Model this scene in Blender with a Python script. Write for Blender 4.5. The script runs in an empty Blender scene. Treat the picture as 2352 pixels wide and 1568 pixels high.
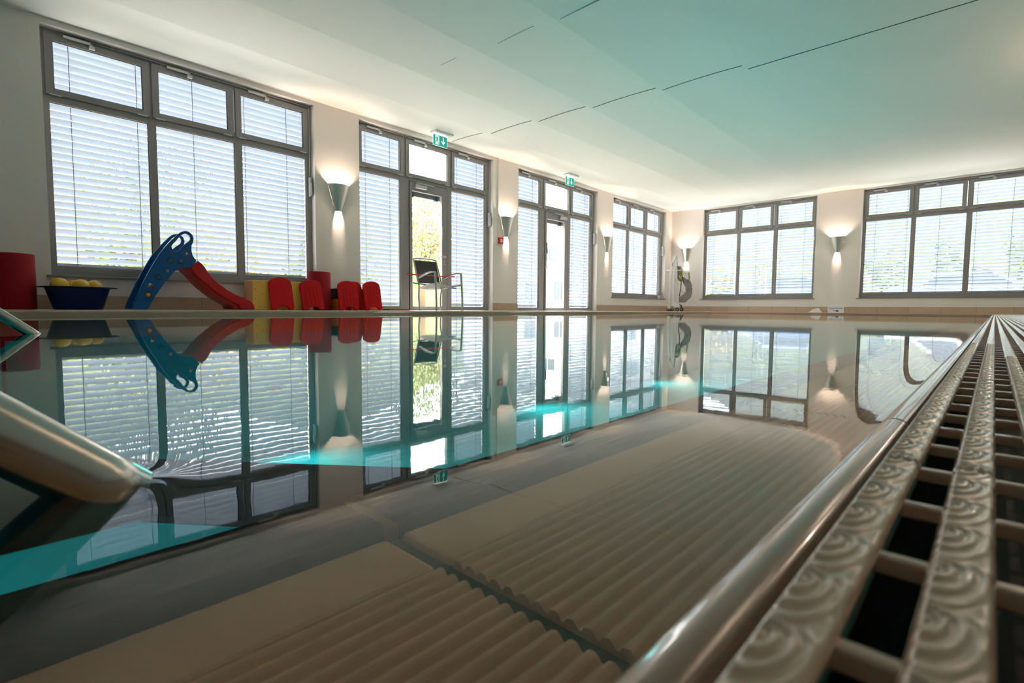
import bpy, bmesh, math, random
from math import sin, cos, pi, radians
from mathutils import Vector, Matrix

random.seed(7)
SC = bpy.context.scene
COL = SC.collection

# ---------------------------------------------------------------- camera
CAM = Vector((0.0, 0.0, 0.045))
yaw, pitch, roll = -0.753857, -0.064141, 0.0073167
fwd = Vector((sin(yaw) * cos(pitch), cos(yaw) * cos(pitch), sin(pitch)))
rgt = Vector((cos(yaw), -sin(yaw), 0.0))
upv = rgt.cross(fwd)
r2 = cos(roll) * rgt + sin(roll) * upv
u2 = -sin(roll) * rgt + cos(roll) * upv
cam = bpy.data.cameras.new('camera')
camo = bpy.data.objects.new('camera', cam)
COL.objects.link(camo)
camo.matrix_world = Matrix(((r2.x, u2.x, -fwd.x, CAM.x), (r2.y, u2.y, -fwd.y, CAM.y), (r2.z, u2.z, -fwd.z, CAM.z), (0, 0, 0, 1)))
cam.sensor_width = 36.0
cam.lens = 1178.0 / 2352 * 36
cam.clip_start = 0.005
cam.clip_end = 300
cam.dof.use_dof = True
cam.dof.focus_distance = 1.2
cam.dof.aperture_fstop = 19.0
SC.camera = camo

# ---------------------------------------------------------------- exposure, world, sun
SC.view_settings.view_transform = 'Standard'
SC.view_settings.look = 'None'
SC.view_settings.gamma = 1
SC.view_settings.exposure = 0.56
SC.view_settings.use_curve_mapping = False
SC.cycles.use_denoising = True
SC.cycles.max_bounces = 12
SC.cycles.diffuse_bounces = 6
SC.cycles.glossy_bounces = 5
SC.cycles.transparent_max_bounces = 24
SC.cycles.transmission_bounces = 6
SC.cycles.sample_clamp_indirect = 6
SC.cycles.caustics_reflective = False
SC.cycles.caustics_refractive = False

world = bpy.data.worlds.new('overcast_sky')
SC.world = world
world.use_nodes = True
wn = world.node_tree
bg = wn.nodes['Background']
bg.inputs[0].default_value = (1.0, 0.965, 0.925, 1)
bg.inputs[1].default_value = 12.0

WX, FY = -7.5, 15.27        # left wall plane, far wall plane
RX, BY = 1.0, -4.0          # right wall plane, back wall plane
DECK, WATER, CEIL = 0.0, -0.03, 3.06
PX0, PX1, PY0, PY1 = -5.0, -0.0262, -3.0, 12.3   # pool


# ---------------------------------------------------------------- materials


def newmat(name):
    m = bpy.data.materials.new(name); m.use_nodes = True
    return m, m.node_tree.nodes, m.node_tree.links, m.node_tree.nodes['Principled BSDF']


def mat(name, col, rough=0.5, metal=0.0, bump=0.0, bscale=50.0, var=0.0, vscale=5.0, spec=0.5, coat=0.0, emit=None, estr=0.0, aniso=0.0):
    m, n, l, b = newmat(name)
    b.inputs['Base Color'].default_value = (*col, 1)
    b.inputs['Roughness'].default_value = rough
    b.inputs['Metallic'].default_value = metal
    b.inputs['Specular IOR Level'].default_value = spec
    b.inputs['Coat Weight'].default_value = coat
    b.inputs['Anisotropic'].default_value = aniso
    if emit:
        b.inputs['Emission Color'].default_value = (*emit, 1)
        b.inputs['Emission Strength'].default_value = estr
    tc = n.new('ShaderNodeTexCoord')
    if bump:
        t = n.new('ShaderNodeTexNoise'); t.inputs['Scale'].default_value = bscale; t.inputs['Detail'].default_value = 4
        l.new(tc.outputs['Object'], t.inputs['Vector'])
        bp = n.new('ShaderNodeBump'); bp.inputs['Strength'].default_value = bump; bp.inputs['Distance'].default_value = 0.01
        l.new(t.outputs['Fac'], bp.inputs['Height']); l.new(bp.outputs['Normal'], b.inputs['Normal'])
    if var:
        t2 = n.new('ShaderNodeTexNoise'); t2.inputs['Scale'].default_value = vscale; t2.inputs['Detail'].default_value = 5
        l.new(tc.outputs['Object'], t2.inputs['Vector'])
        mx = n.new('ShaderNodeMix'); mx.data_type = 'RGBA'
        mx.inputs['A'].default_value = (*[c * (1 - var) for c in col], 1)
        mx.inputs['B'].default_value = (*[min(1, c * (1 + var)) for c in col], 1)
        l.new(t2.outputs['Fac'], mx.inputs['Factor']); l.new(mx.outputs['Result'], b.inputs['Base Color'])
    return m


def brickmat(name, c1, c2, mortar, bw, bh, ms, plane='XY', rough=0.4, var=0.06, offset=0.5, bump=0.2):
    m, n, l, b = newmat(name)
    tc = n.new('ShaderNodeTexCoord')
    sp = n.new('ShaderNodeSeparateXYZ'); cb = n.new('ShaderNodeCombineXYZ')
    l.new(tc.outputs['Object'], sp.inputs[0])
    for k, ax in enumerate(plane):
        l.new(sp.outputs[ax], cb.inputs[k])
    t = n.new('ShaderNodeTexBrick')
    t.offset = offset
    t.inputs['Color1'].default_value = (*c1, 1); t.inputs['Color2'].default_value = (*c2, 1); t.inputs['Mortar'].default_value = (*mortar, 1)
    t.inputs['Scale'].default_value = 1; t.inputs['Brick Width'].default_value = bw; t.inputs['Row Height'].default_value = bh
    t.inputs['Mortar Size'].default_value = ms
    l.new(cb.outputs[0], t.inputs['Vector'])
    nz = n.new('ShaderNodeTexNoise'); nz.inputs['Scale'].default_value = 6; nz.inputs['Detail'].default_value = 6
    l.new(tc.outputs['Object'], nz.inputs['Vector'])
    mx = n.new('ShaderNodeMix'); mx.data_type = 'RGBA'; mx.blend_type = 'MULTIPLY'; mx.inputs['Factor'].default_value = 1
    rp = n.new('ShaderNodeMapRange'); rp.inputs['To Min'].default_value = 1 - var * 2; rp.inputs['To Max'].default_value = 1 + var * 2
    l.new(nz.outputs['Fac'], rp.inputs['Value'])
    l.new(t.outputs['Color'], mx.inputs['A']); l.new(rp.outputs['Result'], mx.inputs['B'])
    l.new(mx.outputs['Result'], b.inputs['Base Color'])
    b.inputs['Roughness'].default_value = rough
    bp = n.new('ShaderNodeBump'); bp.invert = True; bp.inputs['Strength'].default_value = bump; bp.inputs['Distance'].default_value = 0.002
    l.new(t.outputs['Fac'], bp.inputs['Height']); l.new(bp.outputs['Normal'], b.inputs['Normal'])
    return m


M = {}
M['wall'] = mat('plaster_wall', (0.82, 0.765, 0.735), 0.85, bump=0.10, bscale=70)
M['ceiling'] = mat('painted_ceiling', (0.80, 0.79, 0.76), 0.75)
M['seam'] = mat('ceiling_seam', (0.10, 0.10, 0.10), 0.9)
M['crack'] = mat('ceiling_hairline', (0.55, 0.55, 0.53), 0.9)
M['frame'] = mat('grey_aluminium_frame', (0.29, 0.27, 0.275), 0.38, spec=0.5)
M['gasket'] = mat('black_gasket', (0.02, 0.02, 0.02), 0.6)
M['silver'] = mat('silver_fitting', (0.55, 0.55, 0.55), 0.35, metal=0.4)
M['sill'] = mat('stone_sill', (0.27, 0.23, 0.20), 0.35, var=0.15, vscale=30)
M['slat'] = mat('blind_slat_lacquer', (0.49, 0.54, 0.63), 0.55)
M['cord'] = mat('blind_cord', (0.16, 0.15, 0.2), 0.8)
M['rail'] = mat('guide_rail', (0.30, 0.32, 0.36), 0.5)
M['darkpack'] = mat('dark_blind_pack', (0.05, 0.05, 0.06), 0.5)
M['facade'] = mat('render_facade', (0.75, 0.75, 0.74), 0.9)
M['skirt_l'] = brickmat('skirting_tile_left', (0.50, 0.36, 0.26), (0.46, 0.33, 0.24), (0.28, 0.2, 0.15), 0.6, 5, 0.004, 'YZX', 0.35)
M['skirt_f'] = brickmat('skirting_tile_far', (0.55, 0.40, 0.29), (0.50, 0.36, 0.26), (0.30, 0.22, 0.16), 0.6, 5, 0.004, 'XZY', 0.35)
M['deck'] = brickmat('deck_tile', (0.66, 0.57, 0.46), (0.63, 0.54, 0.44), (0.42, 0.36, 0.29), 0.3, 0.3, 0.004, 'XYZ', 0.32, offset=0)
M['pooltile'] = brickmat('teal_pool_tile', (0.008, 0.36, 0.40), (0.008, 0.33, 0.38), (0.04, 0.38, 0.42), 0.125, 0.125, 0.005, 'XYZ', 0.4, offset=0)
M['poolwall'] = mat('pool_wall_tile', (0.008, 0.34, 0.38), 0.4)
M['darkzone'] = mat('dark_underwater_zone', (0.006, 0.02, 0.03), 0.35)  # near-black colour for the dark zone under water
M['nosing'] = mat('slate_nosing_tile', (0.014, 0.010, 0.011), 0.45)
M['grout'] = mat('brown_grout', (0.13, 0.085, 0.04), 0.8)
M['steptile'] = mat('ribbed_step_tile', (0.60, 0.345, 0.215), 0.45)
for k_ in ('pooltile', 'poolwall', 'darkzone', 'nosing', 'grout', 'steptile'):   # no gloss under water
    b_ = M[k_].node_tree.nodes['Principled BSDF']; b_.inputs['Specular IOR Level'].default_value = 0.0; b_.inputs['Roughness'].default_value = 0.9
M['grip'] = mat('glazed_grip_tile', (0.50, 0.285, 0.20), 0.16, coat=0.4, spec=0.6)
M['grate'] = mat('glazed_grate', (0.78, 0.50, 0.37), 0.14, coat=0.5, spec=0.6)
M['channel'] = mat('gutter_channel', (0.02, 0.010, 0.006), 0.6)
M['steel'] = mat('polished_steel', (0.50, 0.46, 0.42), 0.24, metal=1.0)
M['brushed'] = mat('brushed_steel', (0.72, 0.68, 0.63), 0.34, metal=1.0, aniso=0.6)
M['bulb'] = mat('lamp_bulb', (1, 0.9, 0.8), 0.4, emit=(1.0, 0.80, 0.62), estr=60)
M['red'] = mat('red_foam', (0.56, 0.008, 0.014), 0.7, spec=0.2, bump=0.05, bscale=300)
M['redroll'] = mat('dark_red_foam', (0.30, 0.006, 0.014), 0.6, spec=0.2)
M['redslide'] = mat('red_plastic', (0.48, 0.007, 0.009), 0.4, spec=0.3)
M['blue'] = mat('blue_plastic', (0.002, 0.085, 0.30), 0.35, spec=0.3)
M['navy'] = mat('navy_plastic', (0.002, 0.006, 0.075), 0.4, spec=0.3)
M['yellow'] = mat('yellow_foam', (0.80, 0.50, 0.09), 0.6)
M['yellow2'] = mat('tan_foam', (0.66, 0.38, 0.16), 0.6)
M['ball'] = mat('yellow_ball', (0.85, 0.50, 0.03), 0.35)
M['orange'] = mat('orange_foam', (0.85, 0.22, 0.03), 0.6)
M['black'] = mat('black_plastic', (0.012, 0.012, 0.014), 0.4)
M['mesh'] = mat('black_mesh_fabric', (0.035, 0.028, 0.027), 0.5)
M['alu'] = mat('chair_aluminium', (0.42, 0.44, 0.43), 0.35, metal=0.5)
M['redrod'] = mat('red_rod', (0.75, 0.05, 0.04), 0.4)
M['bluerod'] = mat('blue_rod', (0.01, 0.16, 0.5), 0.4)
M['tealdot'] = mat('teal_cap', (0.004, 0.12, 0.19), 0.4)
M['orangedot'] = mat('orange_cap', (0.75, 0.25, 0.03), 0.4)
M['skin'] = mat('sticker_cream', (0.62, 0.47, 0.25), 0.5)
M['pink'] = mat('sticker_pink', (0.55, 0.20, 0.17), 0.5)
M['maroon'] = mat('sticker_maroon', (0.16, 0.015, 0.05), 0.5)
M['white'] = mat('white_enamel', (0.78, 0.77, 0.74), 0.35)
M['paper'] = mat('white_sign_board', (0.80, 0.80, 0.84), 0.5)
M['ink'] = mat('navy_ink', (0.02, 0.015, 0.10), 0.5)
M['towel'] = mat('white_towel', (0.80, 0.76, 0.73), 0.9, bump=0.3, bscale=150)
M['greyseat'] = mat('grey_sling', (0.22, 0.20, 0.18), 0.6)
M['lime'] = mat('lime_strap', (0.55, 0.60, 0.04), 0.6)
M['tyre'] = mat('caster_rubber', (0.06, 0.055, 0.05), 0.5)
M['alarm'] = mat('alarm_red', (0.60, 0.02, 0.015), 0.4)
M['green'] = mat('exit_green', (0.0, 0.30, 0.25), 0.35, emit=(0.0, 0.42, 0.34), estr=0.35)
M['exitwhite'] = mat('exit_white', (0.8, 0.9, 0.86), 0.4, emit=(0.75, 1.0, 0.9), estr=0.45)
M['exitlamp'] = mat('exit_tube', (1, 1, 1), 0.4, emit=(0.95, 1.0, 1.0), estr=1.6)
M['trunk'] = mat('bark', (0.16, 0.11, 0.07), 0.9)
M['lawn'] = mat('lawn', (0.24, 0.245, 0.19), 0.9, var=0.3, vscale=2)
M['paving'] = mat('pale_paving', (0.62, 0.60, 0.57), 0.9, var=0.08, vscale=3)
M['house'] = mat('white_render', (0.82, 0.82, 0.84), 0.9)
M['roof'] = mat('roof_edge', (0.50, 0.45, 0.42), 0.8)
M['winframe'] = mat('outside_window_frame', (0.22, 0.25, 0.33), 0.5)
M['carblue'] = mat('car_paint', (0.10, 0.14, 0.28), 0.25, coat=0.6)
M['carsilver'] = mat('car_silver', (0.5, 0.52, 0.55), 0.25, coat=0.6)
M['carglass'] = mat('car_glass', (0.03, 0.04, 0.05), 0.08)
M['tail'] = mat('tail_lamp', (0.5, 0.01, 0.01), 0.3)
for i, c in enumerate(((0.13, 0.165, 0.05), (0.25, 0.20, 0.06), (0.09, 0.12, 0.04), (0.20, 0.22, 0.09))):
    M['leaf%d' % i] = mat('leaves_%s' % ('green', 'autumn', 'dark', 'pale')[i], c, 0.6, var=0.35, vscale=1.5)


def glassmat():
    m = bpy.data.materials.new('window_glass'); m.use_nodes = True
    n, l = m.node_tree.nodes, m.node_tree.links
    n.clear()
    o = n.new('ShaderNodeOutputMaterial'); mx = n.new('ShaderNodeMixShader'); t = n.new('ShaderNodeBsdfTransparent'); g = n.new('ShaderNodeBsdfGlossy')
    f = n.new('ShaderNodeFresnel'); f.inputs['IOR'].default_value = 1.45
    g.inputs['Roughness'].default_value = 0.0
    t.inputs['Color'].default_value = (0.96, 0.985, 0.98, 1)
    gm_ = n.new('ShaderNodeNewGeometry'); iv = n.new('ShaderNodeMath'); iv.operation = 'SUBTRACT'; iv.inputs[0].default_value = 1.0
    ml = n.new('ShaderNodeMath'); ml.operation = 'MULTIPLY'
    l.new(gm_.outputs['Backfacing'], iv.inputs[1]); l.new(iv.outputs[0], ml.inputs[0]); l.new(f.outputs[0], ml.inputs[1])
    l.new(ml.outputs[0], mx.inputs[0]); l.new(t.outputs[0], mx.inputs[1]); l.new(g.outputs[0], mx.inputs[2]); l.new(mx.outputs[0], o.inputs[0])
    return m


M['glass'] = glassmat()


def watermat():
    m = bpy.data.materials.new('pool_water'); m.use_nodes = True
    n, l = m.node_tree.nodes, m.node_tree.links
    n.clear()
    o = n.new('ShaderNodeOutputMaterial'); mx = n.new('ShaderNodeMixShader'); t = n.new('ShaderNodeBsdfTransparent'); g = n.new('ShaderNodeBsdfGlossy')
    f = n.new('ShaderNodeFresnel'); f.inputs['IOR'].default_value = 1.333
    g.inputs['Roughness'].default_value = 0.018
    g.inputs['Color'].default_value = (0.98, 1.0, 1.0, 1)
    t.inputs['Color'].default_value = (0.96, 0.96, 0.94, 1)
    tc = n.new('ShaderNodeTexCoord')
    mp = n.new('ShaderNodeMapping'); mp.inputs['Rotation'].default_value = (0, 0, radians(43)); mp.inputs['Scale'].default_value = (0.7, 2.2, 1)
    nz = n.new('ShaderNodeTexNoise'); nz.inputs['Scale'].default_value = 3.2; nz.inputs['Detail'].default_value = 2.5
    l.new(tc.outputs['Object'], mp.inputs[0]); l.new(mp.outputs[0], nz.inputs['Vector'])
    nz2 = n.new('ShaderNodeTexNoise'); nz2.inputs['Scale'].default_value = 30; nz2.inputs['Detail'].default_value = 2
    l.new(mp.outputs[0], nz2.inputs['Vector'])
    b1 = n.new('ShaderNodeBump'); b1.inputs['Strength'].default_value = 1; b1.inputs['Distance'].default_value = 0.00010
    l.new(nz.outputs['Fac'], b1.inputs['Height'])
    b2 = n.new('ShaderNodeBump'); b2.inputs['Strength'].default_value = 1; b2.inputs['Distance'].default_value = 0.00003
    l.new(nz2.outputs['Fac'], b2.inputs['Height']); l.new(b1.outputs[0], b2.inputs['Normal'])
    def mth(op, a, b=None):
        q = n.new('ShaderNodeMath'); q.operation = op
        for k, v in enumerate((a, b)):
            if v is None: continue
            if isinstance(v, (int, float)): q.inputs[k].default_value = v
            else: l.new(v, q.inputs[k])
        return q.outputs[0]
    sx = n.new('ShaderNodeSeparateXYZ'); l.new(tc.outputs['Object'], sx.inputs[0])
    rim = mth('MULTIPLY', mth('EXPONENT', mth('MULTIPLY', mth('ADD', sx.outputs[0], 0.0505), 1 / 0.009)), 0.0013)
    ctr = n.new('ShaderNodeCombineXYZ'); ctr.inputs[0].default_value = -0.27; ctr.inputs[1].default_value = 0.040
    vd = n.new('ShaderNodeVectorMath'); vd.operation = 'DISTANCE'; l.new(tc.outputs['Object'], vd.inputs[0]); l.new(ctr.outputs[0], vd.inputs[1])
    ring_ = mth('MULTIPLY', mth('EXPONENT', mth('MULTIPLY', mth('SUBTRACT', vd.outputs['Value'], 0.016), -1 / 0.008)), 0.0005)
    b3 = n.new('ShaderNodeBump'); b3.inputs['Strength'].default_value = 1; b3.inputs['Distance'].default_value = 1.0
    l.new(mth('ADD', rim, ring_), b3.inputs['Height']); l.new(b2.outputs[0], b3.inputs['Normal']); b2 = b3
    l.new(b2.outputs[0], g.inputs['Normal']); l.new(b2.outputs[0], f.inputs['Normal'])
    gm_ = n.new('ShaderNodeNewGeometry'); iv = n.new('ShaderNodeMath'); iv.operation = 'SUBTRACT'; iv.inputs[0].default_value = 1.0
    ml = n.new('ShaderNodeMath'); ml.operation = 'MULTIPLY'
    l.new(gm_.outputs['Backfacing'], iv.inputs[1]); l.new(iv.outputs[0], ml.inputs[0]); l.new(f.outputs[0], ml.inputs[1])
    l.new(ml.outputs[0], mx.inputs[0]); l.new(t.outputs[0], mx.inputs[1]); l.new(g.outputs[0], mx.inputs[2]); l.new(mx.outputs[0], o.inputs[0])
    return m


M['water'] = watermat()

# ---------------------------------------------------------------- mesh builder


class MB:
    def __init__(s):
        s.v = []; s.f = []; s.sm = []

    def add(s, vs, fs, smooth=False):
        b = len(s.v); s.v += [Vector(v) for v in vs]
        s.f += [tuple(b + i for i in f) for f in fs]; s.sm += [smooth] * len(fs)
        return s

    def box(s, x0, x1, y0, y1, z0, z1, m=None):
        vs = [Vector((x, y, z)) for x in (x0, x1) for y in (y0, y1) for z in (z0, z1)]
        if m: vs = [m @ v for v in vs]
        return s.add(vs, [(0, 1, 3, 2), (4, 6, 7, 5), (0, 4, 5, 1), (2, 3, 7, 6), (0, 2, 6, 4), (1, 5, 7, 3)])

    def tube(s, pts, r, n=12, caps=True, closed=False):
        pts = [Vector(p) for p in pts]
        rr = r if isinstance(r, (list, tuple)) else [r] * len(pts)
        vs = []; fs = []
        t0 = (pts[1] - pts[0]).normalized()
        a = Vector((0, 0, 1)) if abs(t0.z) < 0.9 else Vector((1, 0, 0))
        u = t0.cross(a).normalized()
        for i, p in enumerate(pts):
            if i == 0: t = (pts[1] - pts[0])
            elif i == len(pts) - 1: t = (pts[-1] - pts[-2])
            else: t = (pts[i + 1] - pts[i]).normalized() + (pts[i] - pts[i - 1]).normalized()
            t = t.normalized(); u = (u - t * u.dot(t)).normalized(); w = t.cross(u)
            for k in range(n):
                an = 2 * pi * k / n
                vs.append(p + (u * cos(an) + w * sin(an)) * rr[i])
        for i in range(len(pts) - 1):
            for k in range(n):
                k2 = (k + 1) % n
                fs.append((i * n + k, i * n + k2, (i + 1) * n + k2, (i + 1) * n + k))
        s.add(vs, fs, True)
        if caps:
            s.add(vs[:n], [tuple(range(n))[::-1]]); s.add(vs[-n:], [tuple(range(n))])
        return s

    def cyl(s, p0, p1, r0, r1=None, n=24, caps=True):
        return s.tube([p0, p1], [r0, r0 if r1 is None else r1], n, caps)

    def lathe(s, c, prof, n=32, axis=Vector((0, 0, 1)), closed=False):
        axis = Vector(axis).normalized()
        a = Vector((1, 0, 0)) if abs(axis.x) < 0.9 else Vector((0, 1, 0))
        u = axis.cross(a).normalized(); w = axis.cross(u); c = Vector(c)
        vs = [c + axis * h + (u * cos(2 * pi * k / n) + w * sin(2 * pi * k / n)) * r for r, h in prof for k in range(n)]
        fs = []
        P = len(prof)
        for i in range(P if closed else P - 1):
            j = (i + 1) % P
            for k in range(n):
                k2 = (k + 1) % n
                fs.append((i * n + k, i * n + k2, j * n + k2, j * n + k))
        return s.add(vs, fs, True)

    def prism(s, poly, f0, f1):
        """poly: 2d points; f0/f1 map (a,b) -> 3d point of the two end faces"""
        n = len(poly)
        vs = [f0(a, b) for a, b in poly] + [f1(a, b) for a, b in poly]
        fs = [tuple(range(n))[::-1], tuple(range(n, 2 * n))] + [(i, (i + 1) % n, n + (i + 1) % n, n + i) for i in range(n)]
        return s.add(vs, fs)

    def sphere(s, c, r, nu=24, nv=14, sc=(1, 1, 1)):
        c = Vector(c); vs = []; fs = []
        for i in range(nv + 1):
            th = pi * i / nv
            for k in range(nu):
                ph = 2 * pi * k / nu
                vs.append(c + Vector((r * sin(th) * cos(ph) * sc[0], r * sin(th) * sin(ph) * sc[1], r * cos(th) * sc[2])))
        for i in range(nv):
            for k in range(nu):
                k2 = (k + 1) % nu
                fs.append((i * nu + k, (i + 1) * nu + k, (i + 1) * nu + k2, i * nu + k2))
        return s.add(vs, fs, True)

    def build(s, name, material, parent=None, loc=None, bevel=0.0, seg=2, smooth=None, fix=True):
        if parent is not None:
            o3 = Vector(parent.get('_o', (0, 0, 0)))
        else:
            o3 = Vector(loc) if loc is not None else Vector((0, 0, 0))
        me = bpy.data.meshes.new(name)
        me.from_pydata([v - o3 for v in s.v], [], s.f)
        me.polygons.foreach_set('use_smooth', [bool(x) if smooth is None else smooth for x in s.sm])
        if fix:
            bm = bmesh.new(); bm.from_mesh(me)
            bmesh.ops.remove_doubles(bm, verts=bm.verts, dist=1e-5)
            bmesh.ops.recalc_face_normals(bm, faces=bm.faces)
            bm.to_mesh(me); bm.free()
        for mm in (material if isinstance(material, (list, tuple)) else [material]):
            me.materials.append(mm)
        o = bpy.data.objects.new(name, me); COL.objects.link(o)
        if parent is not None:
            o.parent = parent
        else:
            o.location = o3
        o['_o'] = tuple(o3)
        if bevel:
            b = o.modifiers.new('bevel', 'BEVEL'); b.width = bevel; b.segments = seg; b.limit_method = 'ANGLE'; b.angle_limit = radians(40)
            b.harden_normals = False
        return o


def tag(o, label=None, cat=None, group=None, kind=None):
    if label: o['label'] = label
    if cat: o['category'] = cat
    if group: o['group'] = group
    if kind: o['kind'] = kind
    return o


def empty(name, loc, label=None, cat=None, group=None, kind=None):
    o = bpy.data.objects.new(name, None); COL.objects.link(o)
    o.location = loc; o['_o'] = tuple(loc); o.empty_display_size = 0.1
    return tag(o, label, cat, group, kind)


def kids(o):
    return [c for c in ALL() if c.parent == o]


def ALL():
    return list(bpy.data.objects)


def copy_tree(o, parent=None, loc=None, rz=None, label=None):
    ch = [c for c in bpy.data.objects if c.parent == o]
    c = o.copy(); COL.objects.link(c)
    if parent is not None: c.parent = parent
    if loc is not None: c.location = loc
    if rz is not None: c.rotation_euler = (0, 0, rz)
    if label: c['label'] = label
    for k in ch: copy_tree(k, c)
    return c


def smoothpoly(pts, n=4):
    """closed Catmull-Rom"""
    out = []
    N = len(pts)
    for i in range(N):
        p0, p1, p2, p3 = (Vector(pts[(i + k - 1) % N]) for k in range(4))
        for j in range(n):
            t = j / n
            out.append(0.5 * ((2 * p1) + (p2 - p0) * t + (2 * p0 - 5 * p1 + 4 * p2 - p3) * t * t + (3 * p1 - p0 - 3 * p2 + p3) * t ** 3))
    return [tuple(p) for p in out]


def smoothline(pts, n=6):
    out = []
    P = [Vector(p) for p in pts]; P = [P[0]] + P + [P[-1]]
    for i in range(1, len(P) - 2):
        p0, p1, p2, p3 = P[i - 1:i + 3]
        for j in range(n):
            t = j / n
            out.append(0.5 * ((2 * p1) + (p2 - p0) * t + (2 * p0 - 5 * p1 + 4 * p2 - p3) * t * t + (3 * p1 - p0 - 3 * p2 + p3) * t ** 3))
    out.append(P[-2])
    return out


# ---------------------------------------------------------------- room shell
WIN_L = [(0.66, 'w'), (4.40, 'd'), (8.15, 'd'), (11.88, 'w')]
WIN_F = [-6.50, -2.50]
HEAD, SILL, TH = 3.03, 0.385, 0.36


def wall_left():
    m = MB(); x0, x1 = WX - TH, WX
    ys = [BY - 0.3] + [v for a, _ in WIN_L for v in (a, a + 3.0)] + [FY + 0.36]
    for i in range(0, len(ys), 2):
        m.box(x0, x1, ys[i], ys[i + 1], -0.2, 3.3)
    for a, k in WIN_L:
        m.box(x0, x1, a, a + 3, HEAD, 3.3)
        m.box(x0, x1, a, a + 3, -0.2, 0.355 if k == 'w' else -0.005)
    tag(m.build('wall_left', M['wall']), 'white plastered wall with four tall window bays', 'wall', kind='structure')


def wall_far():
    m = MB(); y0, y1 = FY, FY + TH
    xs = [WX, WIN_F[0], WIN_F[0] + 3, WIN_F[1], WIN_F[1] + 3, RX]
    for i in range(0, len(xs), 2):
        m.box(xs[i], xs[i + 1], y0, y1, -0.2, 3.3)
    for a in WIN_F:
        m.box(a, a + 3, y0, y1, HEAD, 3.3); m.box(a, a + 3, y0, y1, -0.2, 0.355)
    tag(m.build('wall_far', M['wall']), 'white plastered end wall with two windows', 'wall', kind='structure')


wall_left(); wall_far()
m = MB(); m.box(RX, RX + 0.3, BY - 0.3, FY + 0.36, -0.2, 3.3)
tag(m.build('wall_right', M['wall']), 'white plastered wall beside the overflow grating', 'wall', kind='structure')
m = MB(); m.box(WX, RX, BY - 0.3, BY, -0.2, 3.3)
tag(m.build('wall_back', M['wall']), 'white plastered wall behind the viewpoint', 'wall', kind='structure')

# ceiling: shallow saw-tooth of long boards, wide flat board on the right
m = MB()
folds = [-2.42, -3.50, -4.58, -5.56, -6.55]
def ceil_panel(xa, xb, za, zb):      # xa<xb, za at xa
    vs = [(xa, BY, za), (xb, BY, zb), (xb, FY, zb), (xa, FY, za), (xa, BY, 3.32), (xb, BY, 3.32), (xb, FY, 3.32), (xa, FY, 3.32)]
    m.add(vs, [(0, 1, 2, 3), (4, 7, 6, 5), (0, 4, 5, 1), (1, 5, 6, 2), (2, 6, 7, 3), (3, 7, 4, 0)])
ceil_panel(folds[0], RX, CEIL, CEIL)
edges = folds + [WX]
AMP = 0.013
def cz(x):
    if x > folds[0]: return CEIL
    for i in range(5):
        a, b = edges[i + 1], edges[i]
        if a <= x <= b:
            t = (b - x) / (b - a); return CEIL + (0.0 if i < 4 else 0.03 * t) + AMP * 4 * t * (1 - t)
    return CEIL
for i in range(5):
    xs = [edges[i + 1] + (edges[i] - edges[i + 1]) * q / 8 for q in range(9)]
    for q in range(8): ceil_panel(xs[q], xs[q + 1], cz(xs[q] + 1e-5), cz(xs[q + 1] - 1e-5))
ceil = m.build('ceiling', M['ceiling'], fix=False)
tag(ceil, 'white ceiling of long stepped boards above the pool', 'ceiling', kind='structure')
# expansion joint across the boards
m = MB()
def seam(mb, xa, xb, y, w, h=0.004, yb=None):
    yb = y if yb is None else yb
    mb.add([(xa, y - w, cz(xa + .001) - h), (xb, yb - w, cz(xb - .001) - h), (xb, yb + w, cz(xb - .001) - h), (xa, y + w, cz(xa + .001) - h),
            (xa, y - w, cz(xa + .001) + .01), (xb, yb - w, cz(xb - .001) + .01), (xb, yb + w, cz(xb - .001) + .01), (xa, y + w, cz(xa + .001) + .01)],
           [(0, 1, 2, 3), (4, 7, 6, 5), (0, 4, 5, 1), (1, 5, 6, 2), (2, 6, 7, 3), (3, 7, 4, 0)])
for xa, xb, y in ((-2.40, RX, 6.84), (-3.48, -2.43, 6.70), (-4.55, -3.52, 6.58), (-5.52, -4.60, 6.47), (-6.50, -5.58, 6.36), (-7.4, -6.57, 6.24)):
    for q in range(8): seam(m, xa + (xb - xa) * q / 8, xa + (xb - xa) * (q + 1) / 8, y, 0.006)
tag(m.build('trim_1', M['seam'], ceil), 'dark expansion joint across the ceiling boards')
m = MB()
for xa, xb, y in ((-3.45, -2.6, 4.38), (-4.3, -3.75, 4.3), (-5.2, -4.9, 4.2)):
    seam(m, xa, xb, y, 0.003)
m.build('trim_2', M['crack'], ceil)

# deck, pool basin
m = MB()
GX1 = 0.31
m.box(WX, PX0, BY, FY, -0.2, DECK); m.box(PX0, 1.0, PY1, FY, -0.2, DECK)
m.box(PX0, 1.0, BY, PY0, -0.2, DECK); m.box(GX1, RX, PY0, PY1, -0.2, DECK)
tag(m.build('floor', M['deck']), 'beige tiled pool deck', 'floor', kind='structure')
m = MB()
D = -1.35
m.box(PX0 - 0.1, 0.1, PY0 - 0.1, PY1 + 0.1, D - 0.15, D)
tag(m.build('trim_3', M['pooltile']), 'teal tiled pool bottom', 'pool floor', kind='structure')
m = MB()
m.box(PX0 - 0.12, PX0, PY0, PY1, D, -0.2); m.box(PX0, 0, PY1, PY1 + 0.12, D, -0.2); m.box(PX0, 0, PY0 - 0.12, PY0, D, -0.2)
m.box(-0.30, 0.0, PY0, PY1, D, -0.135)
tag(m.build('trim_4', M['poolwall']), 'teal tiled pool side walls and underwater bench body', 'pool wall', kind='structure')
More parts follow.
